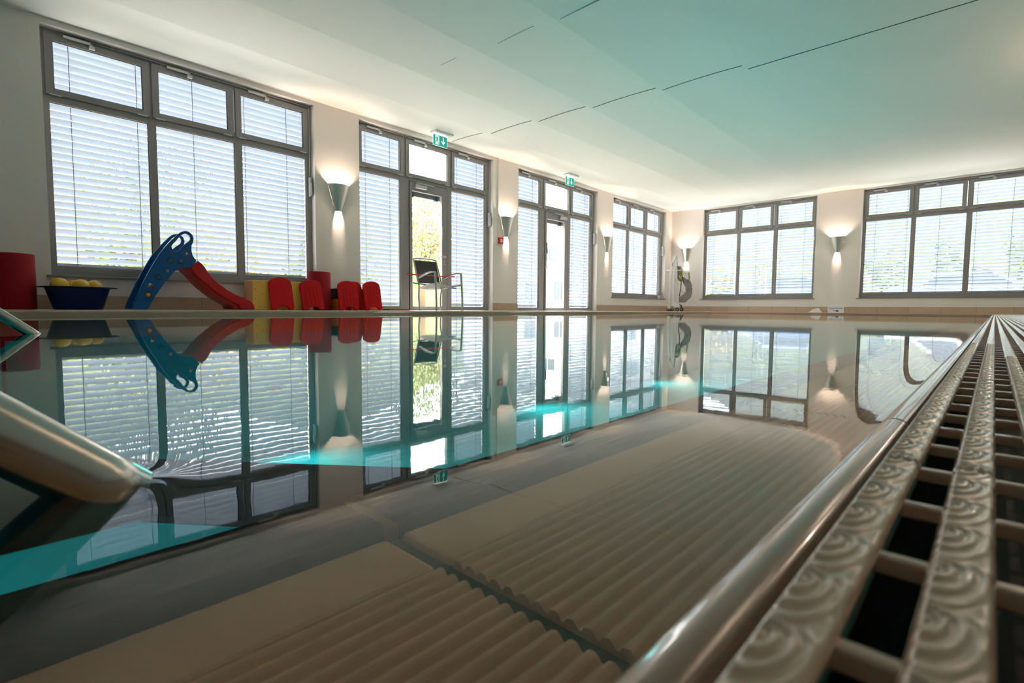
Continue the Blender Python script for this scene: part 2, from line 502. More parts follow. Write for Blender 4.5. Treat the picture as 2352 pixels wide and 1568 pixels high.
# light stone band at the water line on the far sides
m = MB()
m.box(PX0 - 0.001, PX0 + 0.012, PY0, PY1, -0.2, -0.004); m.box(PX0, -0.05, PY1 - 0.012, PY1 + 0.001, -0.2, -0.004)
tag(m.build('trim_5', M['grip'], bevel=0.004), 'glazed beige edging around the far pool rim', 'pool edge', kind='structure')
# skirting
m = MB()
bys = [BY] + [v for a, k in WIN_L for v in (a, a + 3.0) if k == 'd'] + [FY]
for i in range(0, len(bys), 2):
    m.box(WX, WX + 0.012, bys[i], bys[i + 1], 0, 0.155)
tag(m.build('baseboard_left', M['skirt_l']), 'beige tiled skirting under the windows', 'skirting', kind='structure')
m = MB(); m.box(WX, RX, FY - 0.012, FY, 0, 0.15)
tag(m.build('baseboard_far', M['skirt_f']), 'beige tiled skirting along the end wall', 'skirting', kind='structure')

# water
m = MB()
m.add([(PX0, PY0, WATER), (-0.047, PY0, WATER), (-0.047, PY1, WATER), (PX0, PY1, WATER)], [(0, 1, 2, 3)])
w = m.build('pool_water', M['water'], loc=(0, 0, WATER), fix=False)
tag(w, 'still clear pool water mirroring the windows', 'water', kind='stuff')

# ---------------------------------------------------------------- windows


def mapper(side, a):
    if side == 'L':
        return lambda s, d, z: Vector((WX - d, a + s, z))
    return lambda s, d, z: Vector((a + s, FY + d, z))


def fbox(m, f, s0, s1, d0, d1, z0, z1):
    vs = [f(s, d, z) for s in (s0, s1) for d in (d0, d1) for z in (z0, z1)]
    m.add(vs, [(0, 1, 3, 2), (4, 6, 7, 5), (0, 4, 5, 1), (2, 3, 7, 6), (0, 2, 6, 4), (1, 5, 7, 3)])


def ring(m, f, s0, s1, z0, z1, w, d0, d1, wb=None, wt=None):
    wb = w if wb is None else wb; wt = w if wt is None else wt
    fbox(m, f, s0, s0 + w, d0, d1, z0, z1); fbox(m, f, s1 - w, s1, d0, d1, z0, z1)
    fbox(m, f, s0 + w, s1 - w, d0, d1, z0, z0 + wb); fbox(m, f, s0 + w, s1 - w, d0, d1, z1 - wt, z1)


def make_window(n, side, a, door):
    f = mapper(side, a)
    base = f(1.5, 0.15, 0.0)
    nm = 'window_%d' % n
    root = empty(nm, base, ('tall grey-framed glazed bay with a garden door' if door else 'grey-framed triple window with three fanlights') + (' in the long wall' if side == 'L' else ' in the end wall'), 'window', kind='structure')
    D0, D1 = 0.12, 0.19
    z0 = 0.0 if door else 0.375
    gb = 0.07 if door else 0.475
    cols = [(0.06, 0.864), (1.033, 1.889), (2.01, 2.90)] if door else [(0.06, 0.96), (1.04, 1.94), (2.03, 2.93)]
    m = MB()
    fbox(m, f, 0, 0.06, D0, D1, z0, HEAD); fbox(m, f, cols[2][1], 3.0, D0, D1, z0, HEAD)
    fbox(m, f, cols[0][1], cols[1][0], D0, D1, z0, HEAD); fbox(m, f, cols[1][1], cols[2][0], D0, D1, z0, HEAD)
    for i, (s0, s1) in enumerate(cols):
        fbox(m, f, s0, s1, D0, D1, 2.26 if not (door and i == 1) else 2.28, 2.40)
        fbox(m, f, s0, s1, D0, D1, 2.96, HEAD)
        if not (door and i == 1):
            fbox(m, f, s0, s1, D0, D1, z0, gb)
        else:
            fbox(m, f, s0, s1, D0 + 0.03, D1, -0.004, 0.02)
    fr = m.build('window_frame', M['frame'], root, bevel=0.003, seg=1)
    # black gasket lines and fixed panes
    for i, (s0, s1) in enumerate(cols):
        if door and i == 1: continue
        m = MB(); fbox(m, f, s0 - 0.005, s1 + 0.005, 0.150, 0.156, gb - 0.005, 2.265)
        p = m.build('pane', M['glass'], root)
        m = MB(); ring(m, f, s0 - 0.002, s1 + 0.002, gb - 0.002, 2.262, 0.007, 0.140, 0.150)
        m.build('gasket', M['gasket'], root)
    # fanlight sashes
    sash = [(0.035, 0.985), (1.005, 1.925), (1.95, 2.955)] if not door else [(0.035, 0.93), (0.965, 1.965), (1.995, 2.945)]
    for (s0, s1) in sash:
        m = MB(); ring(m, f, s0, s1, 2.335, 2.985, 0.072, 0.100, 0.155)
        sh = m.build('fanlight_sash', M['frame'], root, bevel=0.004, seg=1)
        m = MB(); fbox(m, f, s0 + 0.065, s1 - 0.065, 0.128, 0.134, 2.40, 2.92)
        m.build('pane', M['glass'], sh)
        m = MB(); ring(m, f, s0 + 0.070, s1 - 0.070, 2.405, 2.915, 0.007, 0.116, 0.128)
        m.build('gasket', M['gasket'], sh)
        m = MB()
        fbox(m, f, s0 + 0.03, s0 + 0.13, 0.09, 0.102, 2.328, 2.343); fbox(m, f, s1 - 0.13, s1 - 0.03, 0.09, 0.102, 2.328, 2.343)
        m.build('hinge', M['silver'], sh)
        # opener scissor: cover bar, bracket
        c = s0 + 0.36
        m = MB(); fbox(m, f, c - 0.20, c + 0.04, 0.072, 0.098, 2.965, 2.998)
        fbox(m, f, c + 0.02, c + 0.075, 0.066, 0.096, 2.925, 2.962); fbox(m, f, c + 0.025, c + 0.055, 0.078, 0.10, 2.955, 2.985)
        m.build('opener_bracket', M['silver'], sh, bevel=0.003, seg=1)
    m = MB(); m.tube([f(0.42, 0.085, 3.005), f(2.93, 0.085, 3.005), f(2.965, 0.085, 2.99), f(2.965, 0.085, 1.95)], 0.006, 8)
    m.build('opener_rod', M['silver'], root)
    m = MB(); fbox(m, f, 2.95, 2.98, 0.055, 0.11, 1.70, 1.98); fbox(m, f, 2.955, 2.975, 0.03, 0.055, 1.72, 1.90)
    m.build('opener_lever', M['silver'], root, bevel=0.006)
    if not door:
        m = MB(); fbox(m, f, -0.04, 3.04, -0.035, 0.12, 0.355, 0.375)
        for v in (0,): pass
        m.build('window_sill', M['sill'], root, bevel=0.004)
    # exterior facade strip around reveal gives the guide rails something to sit on
    for s in ((0.02, 2.98) if not door else (0.02, 0.965, 1.985, 2.98)):
        m = MB(); fbox(m, f, s - 0.012, s + 0.012, 0.245, 0.275, z0, HEAD - 0.02)
        m.build('guide_rail', M['rail'], root)
    return f, root, cols


def blind(f, s0, s1, z0, z1, label, cords, closed=48):
    root = empty('venetian_blind', f((s0 + s1) / 2, 0.26, z0), label, 'blind', 'outside slatted blinds behind the window bays')
    m = MB()
    pitch_, w = 0.0765, 0.078
    an = radians(closed)
    z = z1 - 0.06
    while z > z0 + 0.03:
        # shallow curved slat: inner edge high, outer edge low, rolled rims
        prof = []
        for t in (-0.5, -0.25, 0, 0.25, 0.5):
            dd = w * t * cos(an); zz = -w * t * sin(an)
            bow = 0.006 * (1 - 4 * t * t)
            prof.append((dd + bow * sin(an), zz + bow * cos(an)))
        top = [(d + 0.0012 * sin(an), zz + 0.0012 * cos(an)) for d, zz in prof]
        poly = prof + top[::-1]
        m.prism(poly, lambda d, zz: f(s0 + 0.015, 0.26 + d, z + zz), lambda d, zz: f(s1 - 0.015, 0.26 + d, z + zz))
        z -= pitch_
    m.build('slats', M['slat'], root, fix=False)
    m = MB(); fbox(m, f, s0 + 0.015, s1 - 0.015, 0.23, 0.29, z0, z0 + 0.022)
    m.build('bottom_rail', M['rail'], root)
    m = MB(); fbox(m, f, s0 + 0.01, s1 - 0.01, 0.225, 0.295, z1 - 0.035, z1)
    m.build('head_rail', M['rail'], root)
    for c in cords:
        m = MB(); m.tube([f(c, 0.222, z0 + 0.02), f(c, 0.222, z1 - 0.03)], 0.0035, 5)
        m.tube([f(c + 0.018, 0.285, z0 + 0.02), f(c + 0.018, 0.285, z1 - 0.03)], 0.002, 5)
        m.build('ladder_cord', M['cord'], root)
    return root


names = ['window bay nearest the camera, behind the blue slide', 'bay with the armchair', 'bay whose door shows the white building', 'last bay of the long wall beside the corner']
for i, (a, k) in enumerate(WIN_L):
    door = k == 'd'
    f, root, cols = make_window(i + 1, 'L', a, door)
    if not door:
        blind(f, 0.03, 2.97, 0.44, 3.0, 'pale blue slatted blind outside the ' + names[i], (0.25, 0.87, 1.47, 2.1, 2.68), 48 if i == 0 else 44)
    else:
        blind(f, 0.03, 0.955, 0.03, 3.0, 'narrow slatted blind left of the door in the ' + names[i], (0.24, 0.71), 47)
        blind(f, 1.995, 2.97, 0.03, 3.0, 'narrow slatted blind right of the door in the ' + names[i], (0.24 + 1.99, 2.74), 47)
        # raised blind pack above the door glass
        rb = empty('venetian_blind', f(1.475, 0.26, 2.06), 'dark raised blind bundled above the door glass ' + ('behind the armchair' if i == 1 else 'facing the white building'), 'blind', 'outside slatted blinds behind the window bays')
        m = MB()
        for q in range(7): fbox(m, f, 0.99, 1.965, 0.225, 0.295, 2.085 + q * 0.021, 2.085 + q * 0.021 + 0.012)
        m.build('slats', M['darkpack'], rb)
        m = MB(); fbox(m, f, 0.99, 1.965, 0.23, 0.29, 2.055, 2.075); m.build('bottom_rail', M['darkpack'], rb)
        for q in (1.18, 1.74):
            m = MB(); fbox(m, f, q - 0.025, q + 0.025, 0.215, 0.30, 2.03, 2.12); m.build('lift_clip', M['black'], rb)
for i, a in enumerate(WIN_F):
    f, root, cols = make_window(i + 5, 'F', a, False)
    blind(f, 0.03, 2.97, 0.44, 3.0, 'pale slatted blind outside the ' + ('left' if i == 0 else 'right') + ' window of the end wall', (0.25, 0.87, 1.47, 2.1, 2.68), 45)

# door leaves
for i, a in enumerate((4.40, 8.15)):
    f = mapper('L', a)
    flip = i == 1
    root = empty('door_%d' % (i + 1), f(1.46, 0.14, 0), 'glazed grey garden door ' + ('behind the armchair' if i == 0 else 'looking out on the white building'), 'door', kind='structure')
    m = MB(); ring(m, f, 1.04, 1.885, 0.015, 2.272, 0.055 if not flip else 0.055, 0.105, 0.165, wb=0.07, wt=0.155)
    m = MB()
    s0, s1 = 1.04, 1.885
    wl, wr = (0.055, 0.12) if not flip else (0.06, 0.11)
    fbox(m, f, s0, s0 + wl, 0.105, 0.165, 0.012, 2.272); fbox(m, f, s1 - wr, s1, 0.105, 0.165, 0.012, 2.272)
    fbox(m, f, s0 + wl, s1 - wr, 0.105, 0.165, 0.012, 0.07); fbox(m, f, s0 + wl, s1 - wr, 0.105, 0.165, 2.115, 2.272)
    m.build('door_leaf_frame', M['frame'], root, bevel=0.004, seg=1)
    m = MB(); fbox(m, f, s0 + wl - .005, s1 - wr + .005, 0.135, 0.141, 0.065, 2.12)
    m.build('pane', M['glass'], root)
    m = MB(); fbox(m, f, s0 - 0.006, s0 - 0.001, 0.108, 0.125, 0.01, 2.28); fbox(m, f, s1 + 0.001, s1 + 0.006, 0.108, 0.125, 0.01, 2.28); fbox(m, f, s0, s1, 0.108, 0.125, 2.274, 2.279)
    m.build('gasket', M['gasket'], root)
    c0 = (s0 + 0.09) if not flip else (s1 - 0.34)
    m = MB(); fbox(m, f, c0, c0 + 0.25, 0.045, 0.105, 2.16, 2.225)
    cl = m.build('door_closer', M['silver'], root, bevel=0.006)
    b0, b1 = (c0 + 0.03, c0 + 0.42) if not flip else (c0 - 0.22, c0 + 0.12)
    m = MB(); fbox(m, f, b0, b1, 0.06, 0.09, 2.245, 2.262); m.build('slide_arm', M['silver'], cl)
    hs = s1 - wr * 0.5 if not flip else s0 + 0.03
    dr = -1 if not flip else 1
    m = MB(); m.cyl(f(hs, 0.105, 1.0), f(hs, 0.06, 1.0), 0.011, n=12)
    m.tube([f(hs, 0.055, 1.0), f(hs + dr * 0.02, 0.05, 1.0), f(hs + dr * 0.14, 0.05, 0.998)], 0.010, 10)
    m.lathe(f(hs, 0.105, 1.0), [(0.0, 0.012), (0.025, 0.010), (0.027, 0)], 16, axis=(1, 0, 0))
    h = m.build('door_handle', M['silver'], root)
    m = MB(); fbox(m, f, hs - 0.014, hs + 0.014, 0.098, 0.106, 0.86, 0.93); m.build('keyhole_plate', M['silver'], root, bevel=0.004)
    m = MB(); fbox(m, f, hs - 0.004, hs + 0.004, 0.0965, 0.099, 0.88, 0.91); m.build('keyhole', M['black'], root)
    m = MB(); q = (s1 - wr - 0.005) if not flip else (s0 + wl + 0.0)
    fbox(m, f, q - 0.012, q + 0.012, 0.085, 0.106, 1.32, 1.56); m.build('pull_strip', M['silver'] if not flip else M['frame'], root, bevel=0.004)

# ---------------------------------------------------------------- wall sconces


def sconce(loc, nrm, label, pw=1.0):
    """half-cone brushed steel up and down light; nrm = direction into the room"""
    loc = Vector(loc); nv = Vector(nrm); tv = Vector((0, 0, 1)).cross(nv)
    root = empty('wall_sconce', loc, label, 'wall lamp', 'steel cone lamps on the wall piers')
    m = MB(); N = 24; H = 0.40; R0, R1 = 0.052, 0.168
    vs = []; fs = []
    for (r, z) in ((R0, 0), (R1, H), (R1 - 0.004, H), (R0 - 0.004, 0)):
        for k in range(N + 1):
            an = pi * k / N
            vs.append(loc + tv * (r * cos(an)) + nv * (r * 0.80 * sin(an) + 0.002) + Vector((0, 0, z)))
    for i in range(4):
        j = (i + 1) % 4
        for k in range(N):
            fs.append((i * (N + 1) + k, i * (N + 1) + k + 1, j * (N + 1) + k + 1, j * (N + 1) + k))
    m.add(vs, fs, True)
    sh = m.build('lamp_shade', M['brushed'], root)
    e = sh.modifiers.new('split', 'EDGE_SPLIT'); e.split_angle = radians(50)
    m = MB(); c = loc + nv * 0.05
    m.box(-0.02, 0.02, -0.02, 0.02, 0.10, 0.26, Matrix.Translation(loc + nv * 0.02))
    m.build('lamp_holder', M['white'], root)
    m = MB(); m.sphere(loc + nv * 0.060 + Vector((0, 0, 0.20)), 0.016, 16, 10)
    m.build('bulb', M['bulb'], root)
    l = bpy.data.lights.new('sconce_light', 'POINT'); l.energy = SCONCE_W * pw; l.color = (1.0, 0.76, 0.58); l.shadow_soft_size = 0.045
    o = bpy.data.objects.new('sconce_light', l); COL.objects.link(o); o.parent = root
    o.location = nv * 0.060 + Vector((0, 0, 0.235))
    l2 = bpy.data.lights.new('sconce_light', 'SPOT'); l2.energy = SCONCE_W * 1.6 * pw; l2.color = (1.0, 0.78, 0.62); l2.shadow_soft_size = 0.012
    l2.spot_size = radians(70); l2.spot_blend = 0.5
    o2 = bpy.data.objects.new('sconce_light', l2); COL.objects.link(o2); o2.parent = root
    o2.location = nv * 0.040 + Vector((0, 0, 0.12))
    o2.rotation_euler = (nv * 0.10 + Vector((0, 0, 1.0))).to_track_quat('Z', 'Y').to_euler()
    return root


SCONCE_W = 60
sconce((WX, 4.03, 1.525), (1, 0, 0), 'steel cone wall lamp between the first window and the armchair bay')
sconce((WX, 7.785, 1.53), (1, 0, 0), 'steel cone wall lamp above the red fire alarm box')
sconce((WX, 11.60, 1.53), (1, 0, 0), 'small-looking steel cone wall lamp on the pier before the last left window')
sconce((-7.0, FY, 1.525), (0, -1, 0), 'steel cone wall lamp in the corner above the pool lift')
sconce((-3.0, FY, 1.525), (0, -1, 0), 'steel cone wall lamp between the two end wall windows')
sconce((RX, 8.45, 1.525), (-1, 0, 0), 'steel cone wall lamp on the right wall beside the grating', 3.6)
sconce((RX, 4.6, 1.525), (-1, 0, 0), 'added unseen steel cone wall lamp on the right wall nearer the viewpoint', 3.6)  # added out of view for warm light on the foreground

# ---------------------------------------------------------------- underwater lamps added as teal fill for ceiling and basin


def pool_fill_lamp(loc, label, W, tilt=(0, 0, 0)):  # invented lamp that throws a teal tint up onto the ceiling
    loc = Vector(loc)
    root = empty('underwater_fill_lamp', loc, label, 'added pool lamp', 'added round fill lamps on the pool bottom')
    m = MB(); m.lathe(loc, [(0.0, 0.0), (0.16, 0.0), (0.16, 0.03), (0.13, 0.045), (0.12, 0.035)], 32)
    m.build('fill_lamp_ring', M['steel'], root)
    l = bpy.data.lights.new('underwater_fill_light', 'SPOT'); l.energy = W; l.color = (0.12, 0.93, 0.90)
    l.shadow_soft_size = 0.15; l.spot_size = radians(92); l.spot_blend = 1.0
    o = bpy.data.objects.new('underwater_fill_light', l); COL.objects.link(o); o.parent = root
    o.location = (0, 0, 0.08); o.rotation_euler = (pi, 0, 0)
    return root


for (x, y, W) in ((-2.9, 5.2, 72), (-2.9, 8.2, 80), (-2.6, 10.9, 52)):
    pool_fill_lamp((x, y, D), 'added round fill lamp in the pool bottom at %s' % {5.2: 'the second bay', 8.2: 'the third bay', 10.9: 'the far end'}[y], W)

root = empty('underwater_fill_lamp', (-1.5, PY0, -0.55), 'added round fill lamp in the pool end wall behind the stair', 'added pool lamp')  # invented lamp, brightens the near side of the stair
m = MB(); m.lathe((-1.5, PY0, -0.55), [(0.0, 0.0), (0.16, 0.0), (0.16, 0.03), (0.13, 0.045), (0.12, 0.035)], 32, axis=(0, 1, 0)); m.build('fill_lamp_ring', M['steel'], root)
l = bpy.data.lights.new('underwater_fill_light', 'SPOT'); l.energy = 110; l.color = (0.12, 0.95, 0.86); l.shadow_soft_size = 0.12; l.spot_size = radians(110); l.spot_blend = 1.0
o = bpy.data.objects.new('underwater_fill_light', l); COL.objects.link(o); o.parent = root; o.location = (0, 0.10, 0)
o.rotation_euler = Vector((0, -1, 0.1)).to_track_quat('Z', 'Y').to_euler()
for y in (2.0, 5.5, 9.0):  # invented side lamps that brighten the teal basin
    root = empty('underwater_fill_lamp', (PX0, y, -0.75), 'added round fill lamp in the pool side wall, %s' % {2.0: 'near the stair', 5.5: 'middle of the long side', 9.0: 'far part of the long side'}[y], 'added pool lamp', 'added round fill lamps in the pool side wall')
    m = MB(); m.lathe((PX0, y, -0.75), [(0.0, 0.0), (0.07, 0.0), (0.07, 0.012), (0.06, 0.02), (0.05, 0.015)], 32, axis=(1, 0, 0)); m.build('fill_lamp_ring', M['poolwall'], root)
    l = bpy.data.lights.new('underwater_fill_light', 'SPOT'); l.energy = 50 if y < 3 else 65; l.color = (0.12, 0.95, 0.86); l.shadow_soft_size = 0.12; l.spot_size = radians(130); l.spot_blend = 1.0
    o = bpy.data.objects.new('underwater_fill_light', l); COL.objects.link(o); o.parent = root; o.location = (0.10, 0, 0)
    o.rotation_euler = Vector((-1, 0, 0.45)).to_track_quat('Z', 'Y').to_euler()

# ---------------------------------------------------------------- foreground: underwater step with ribbed tiles
BZ = -0.09


def ribbed(m, x0, x1, y0, y1, z, ribs, h=0.0030, base=0.010):
    """slab whose top carries rounded ribs along y"""
    prof = []
    n = ribs; p = (x1 - x0) / n
    for i in range(n):
        for t in (0.0, 0.15, 0.35, 0.5, 0.65, 0.85):
            hh = h * (1 if t in (0.35, 0.5) else (0.75 if t in (0.15, 0.65) else 0.0))
            prof.append((x0 + (i + t) * p, z - h + hh))
    prof.append((x1, z - h))
    poly = [(x0, z - base)] + prof + [(x1, z - base)]
    m.prism(poly, lambda a, b: Vector((a, y0, b)), lambda a, b: Vector((a, y1, b)))


ysj = [0.170 + 0.6 * k for k in range(-2, 10)]
gap = 0.0105
for k in range(len(ysj) - 1):
    ya, yb = ysj[k] + gap / 2, ysj[k + 1] - gap / 2
    where = ('under the viewpoint', 'beyond the brown grout line')[1] if k >= 2 else 'in front of the brown grout line'
    lab = 'beige ribbed underwater step tile ' + (where if k in (1, 2) else 'further along the pool edge, row %s of the run' % ['a', 'b', 'c', 'd', 'e', 'f', 'g', 'h', 'i', 'j', 'k', 'l'][k])
    m = MB(); ribbed(m, -0.207, -0.057, ya, yb, BZ, 16)
    root = empty('step_tile', (-0.15, ya, BZ - 0.01), ('near ribbed beige step tile under shallow water, in front of the grout line' if k == 1 else 'ribbed beige step tile under shallow water, just beyond the grout line' if k == 2 else 'ribbed beige step tile further along the pool edge'), 'tile', 'ribbed underwater step tiles')
    m.build('ribbed_field', M['steptile'], root)
    m = MB(); m.box(-0.256, -0.208, ya, yb, BZ - 0.01, BZ - 0.001)
    m.build('flat_border', M['steptile'], root, bevel=0.003)
    # nosing with fine lines
    nos = MB()
    ribbed(nos, -0.316, -0.257, ya, yb, BZ + 0.007, 7, h=0.0008, base=0.05)
    o = nos.build('edge_nosing', M['nosing'], loc=(-0.286, ya, BZ - 0.04))
    tag(o, ('dark slate nosing tile nearest the stair rail' if k == 1 else 'dark slate nosing tile just beyond the grout line' if k == 2 else 'dark slate nosing tile further along the underwater step'), 'nosing tile', 'dark nosing tiles along the step edge')
    m = MB()
m = MB(); m.box(-0.32, -0.055, PY0, PY1, -0.145, BZ - 0.0055)
m.box(-0.314, -0.258, PY0, PY1, BZ - 0.0055, BZ + 0.0035)
tag(m.build('trim_6', M['grout']), 'brown mortar bed and grout of the underwater step', 'grout', kind='structure')

# grip bar (glazed handhold tiles)
GT = -0.0215
for k in range(-3, 24):
    y0 = 0.395 + 0.49 * k; y1 = y0 + 0.487
    if y0 > PY1 - 0.05: break
    y1 = min(y1, PY1)
    prof = []
    for t in range(0, 11):
        an = pi * (1 - t / 10)
        prof.append((-0.0415 + 0.0095 * cos(an), GT - 0.010 + 0.010 * sin(an)))
    poly = [(-0.056, BZ - 0.004), (-0.054, -0.07), (-0.0515, -0.042)] + prof + [(-0.0320, -0.06), (-0.0320, BZ - 0.004)]
    m = MB(); m.prism(poly, lambda a, b: Vector((a, y0, b)), lambda a, b: Vector((a, y1, b)))
    o = m.build('grip_tile', M['grip'], loc=(-0.045, y0, BZ - 0.004), smooth=True)
    o.modifiers.new('s', 'EDGE_SPLIT').split_angle = radians(35)
    tag(o, ('nearest rounded grip tile on the pool edge beside the ribbed tile' if k == -1 else 'second rounded grip tile on the pool edge, past the first joint' if k == 0 else 'rounded grip tile in the run receding to the end wall'), 'edge tile', 'rounded grip tiles along the pool edge')

# overflow grating ------------------------------------------------
BW, PITCH, MOD = 0.0092, 0.0165, 0.265
BX0 = -0.0232
NB = 20


def bar_h(u, v):
    """embossed wave pattern height, u across 0..1, v in metres along the bar"""
    p = 0.0205
    x = u * BW
    h = 0.0
    for c in (-1, 0, 1):
        vv = (v % p) - (0.62 + c) * p
        if vv > 0.0045: continue
        r = math.hypot((x - 0.0016) * 1.15, vv * (0.52 if vv < 0 else 1.3))
        if r < 0.0105:
            h = max(h, (0.5 + 0.5 * cos(2 * pi * r / 0.0026 + 0.5)) * math.exp(-(r / 0.0088) ** 6))
    return 0.00085 * h


def bar_mesh(m, x0, y0, L, fine):
    H = 0.0
    if fine:
        nu, nv = 26, int(L / 0.00065)
    else:
        nu, nv = 8, 78
    vs = []; fs = []
    for j in range(nv + 1):
        y = y0 + 0.0012 + (L - 0.0024) * j / nv
        endd = min(j, nv - j) * (L / nv)
        for i in range(nu + 1):
            u = i / nu
            e = min(u, 1 - u) * BW
            edge = -0.0016 * max(0, 1 - e / 0.0012) ** 2 - 0.0014 * max(0, 1 - endd / 0.0014) ** 2
            if fine: h = bar_h(u, y) * min(1, max(0, e - 0.0006) / 0.0008)
            else: h = 0.0004 * sin(2 * pi * y / 0.0205 + u * 3) * (1 if 0 < i < nu else 0)
            vs.append((x0 + u * BW, y, H + edge + h))
    W1 = nu + 1
    for j in range(nv):
        for i in range(nu):
            fs.append((j * W1 + i, j * W1 + i + 1, (j + 1) * W1 + i + 1, (j + 1) * W1 + i))
    m.add(vs, fs, True)
    # sides
    b = [(x0 + 0.0008, y0 + 0.0012, -0.0075), (x0 + BW - 0.0008, y0 + 0.0012, -0.0075), (x0 + BW - 0.0008, y0 + L - 0.0012, -0.0075), (x0 + 0.0008, y0 + L - 0.0012, -0.0075)]
    t = [(x0, y0 + 0.0012, -0.0016), (x0 + BW, y0 + 0.0012, -0.0016), (x0 + BW, y0 + L - 0.0012, -0.0016), (x0, y0 + L - 0.0012, -0.0016)]
    m.add(b + t, [(0, 3, 2, 1), (0, 1, 5, 4), (1, 2, 6, 5), (2, 3, 7, 6), (3, 0, 4, 7)])


def grate_module(k, fine_bars):
    y0 = 0.194 + (k - 1) * MOD
    root = empty('overflow_grate', (0.13, y0, -0.03), 'x', 'grate', 'glazed overflow grate sections beside the pool')
    for i in range(NB):
        m = MB(); bar_mesh(m, BX0 + i * PITCH, y0, MOD, i in fine_bars)
        m.build('bar', M['grate'], root, fix=False)
    m = MB()
    for r in range(7):
        y = y0 + 0.004 + MOD * r / 7
        m = MB(); m.box(BX0 + 0.001, BX0 + (NB - 1) * PITCH + BW - 0.001, y - 0.0016, y + 0.0016, -0.0065, -0.0026)
        m.build('cross_rib', M['grate'], root, bevel=0.0005, seg=1)
    return root


gm = {}
labs = {0: 'cream glazed grate section level with the camera at lower right', 1: 'cream embossed grate section nearest ahead of the camera', 2: 'cream embossed grate section second from the camera, past the first joint'}
g1 = grate_module(0, (0, 1, 2)); g1['label'] = labs[0]
g2 = grate_module(1, (0, 1, 2, 3)); g2['label'] = labs[1]
g3 = grate_module(2, (0, 1, 2, 3)); g3['label'] = labs[2]
g4 = grate_module(3, (0, 1)); g4['label'] = 'cream grate section third from the camera'
gp = grate_module(4, ()); gp['label'] = 'cream glazed grate section in the long run receding to the end wall'
k = 5
while 0.194 + k * MOD < PY1 + 0.1:
    copy_tree(gp, loc=(0.13, 0.194 + (k - 1) * MOD, -0.03)); k += 1
# grates along the other two pool rims (small in the photo)


def rim_grate(name_label, along, c, n, vert):
    root = None
    for i in range(n):
        if root is None:
            m = MB()
            for q in range(12):
                if vert: m.box(q * 0.0165, q * 0.0165 + 0.0095, 0, 0.497, -0.012, 0.001)
                else: m.box(0, 0.497, q * 0.0165, q * 0.0165 + 0.0095, -0.012, 0.001)
            for q in range(13):
                if vert: m.box(0, 0.191, q * 0.0412, q * 0.0412 + 0.004, -0.011, -0.003)
                else: m.box(q * 0.0412, q * 0.0412 + 0.004, 0, 0.191, -0.011, -0.003)
            root = m.build('overflow_grate', M['grate'], loc=(0, 0, 0))
            tag(root, name_label, 'grate', 'overflow grates along the far pool rims'); o = root
        else:
            o = root.copy(); COL.objects.link(o)
        o.location = (c, along + i * 0.5, 0.004) if vert else (along + i * 0.5, c, 0.004)


rim_grate('cream grate section along the long window-side pool rim', 0.0, PX0 - 0.20, 24, True)
rim_grate('cream grate section along the end wall pool rim', PX0, PY1 + 0.02, 10, False)
# gutter channel beneath the grating
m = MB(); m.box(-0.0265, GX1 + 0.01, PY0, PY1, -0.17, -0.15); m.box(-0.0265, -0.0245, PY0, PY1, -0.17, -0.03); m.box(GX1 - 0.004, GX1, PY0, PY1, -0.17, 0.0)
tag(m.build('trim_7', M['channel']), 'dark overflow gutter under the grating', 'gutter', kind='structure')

# ---------------------------------------------------------------- stair handrails


def rail(x, y, z, label):
    c = Vector((x, y, z)); d = Vector((0, 1, -0.90)).normalized()
    root = empty('stair_handrail', c, label, 'handrail', 'steel stair handrails entering the water')
    top = c - d * 0.62
    wl = c + d * ((c.z - WATER) / -d.z)
    pts = [wl + d * 0.012, wl - d * 0.004, top] + [Vector((x, top.y - 0.12, top.z + 0.07)), Vector((x, top.y - 0.4, top.z + 0.09)), Vector((x, top.y - 0.9, top.z + 0.09))]
    pts2 = pts[:2] + [v for v in smoothline(pts[2:], 6)]
    m = MB(); m.tube(pts2, 0.0127, 40)
    m.tube([pts2[-1], Vector((x, pts2[-1].y, -0.2))], 0.0127, 24)
    m.build('rail_tube', M['steel'], root)
    m = MB(); m.box(x - 0.03, x + 0.014, wl.y - 0.06, wl.y + 0.016, WATER - 0.016, WATER - 0.006); m.build('dark_zone_plate', M['darkzone'], root, bevel=0.003)  # added dark plate, stands in for the black zone below the tube
    m = MB(); m.cyl((x, wl.y - 0.056, WATER - 0.014), (x, wl.y - 0.056, -0.0835 if x > -1 else -0.45), 0.004); m.build('dark_zone_post', M['darkzone'], root)  # added post that carries the dark plate
    m = MB(); pp = c - d * 0.012 + Vector((0.0122, 0, 0.0))
    m.sphere(pp + Vector((-0.0005, 0, -0.002)), 0.0016, 12, 8)
    m.build('rail_stud', M['steel'], root)
    return root


rail(-0.27, 0.008, -0.0045, 'thick near steel handrail sloping into the water at lower left')
rail(-1.83, 0.06, 0.0215, 'further steel handrail entering the water at the left edge')
# diagonal underwater stair arm with a near-black strip on top
def quad(m, pts, z0, z1):
    m.prism(pts, lambda a, b: Vector((a, b, z0)), lambda a, b: Vector((a, b, z1)))
m = MB(); quad(m, [(-0.33, 0.70), (-0.33, 0.42), (-1.45, -0.43), (-1.75, -0.43)], -0.205, -0.198)
tag(m.build('trim_8', M['darkzone']), 'dark strip on the underwater stair', 'stair', kind='structure')
m = MB(); quad(m, [(-0.33, 0.70), (-0.33, 0.42), (-1.45, -0.43), (-1.75, -0.43)], D, -0.206)
quad(m, [(-0.33, 0.98), (-0.33, 0.70), (-1.75, -0.43), (-2.05, -0.43)], D, -0.42)
quad(m, [(-0.33, 1.26), (-0.33, 0.98), (-2.05, -0.43), (-2.35, -0.43)], D, -0.65)
tag(m.build('trim_9', M['poolwall']), 'teal tiled underwater stair', 'stair', kind='structure')

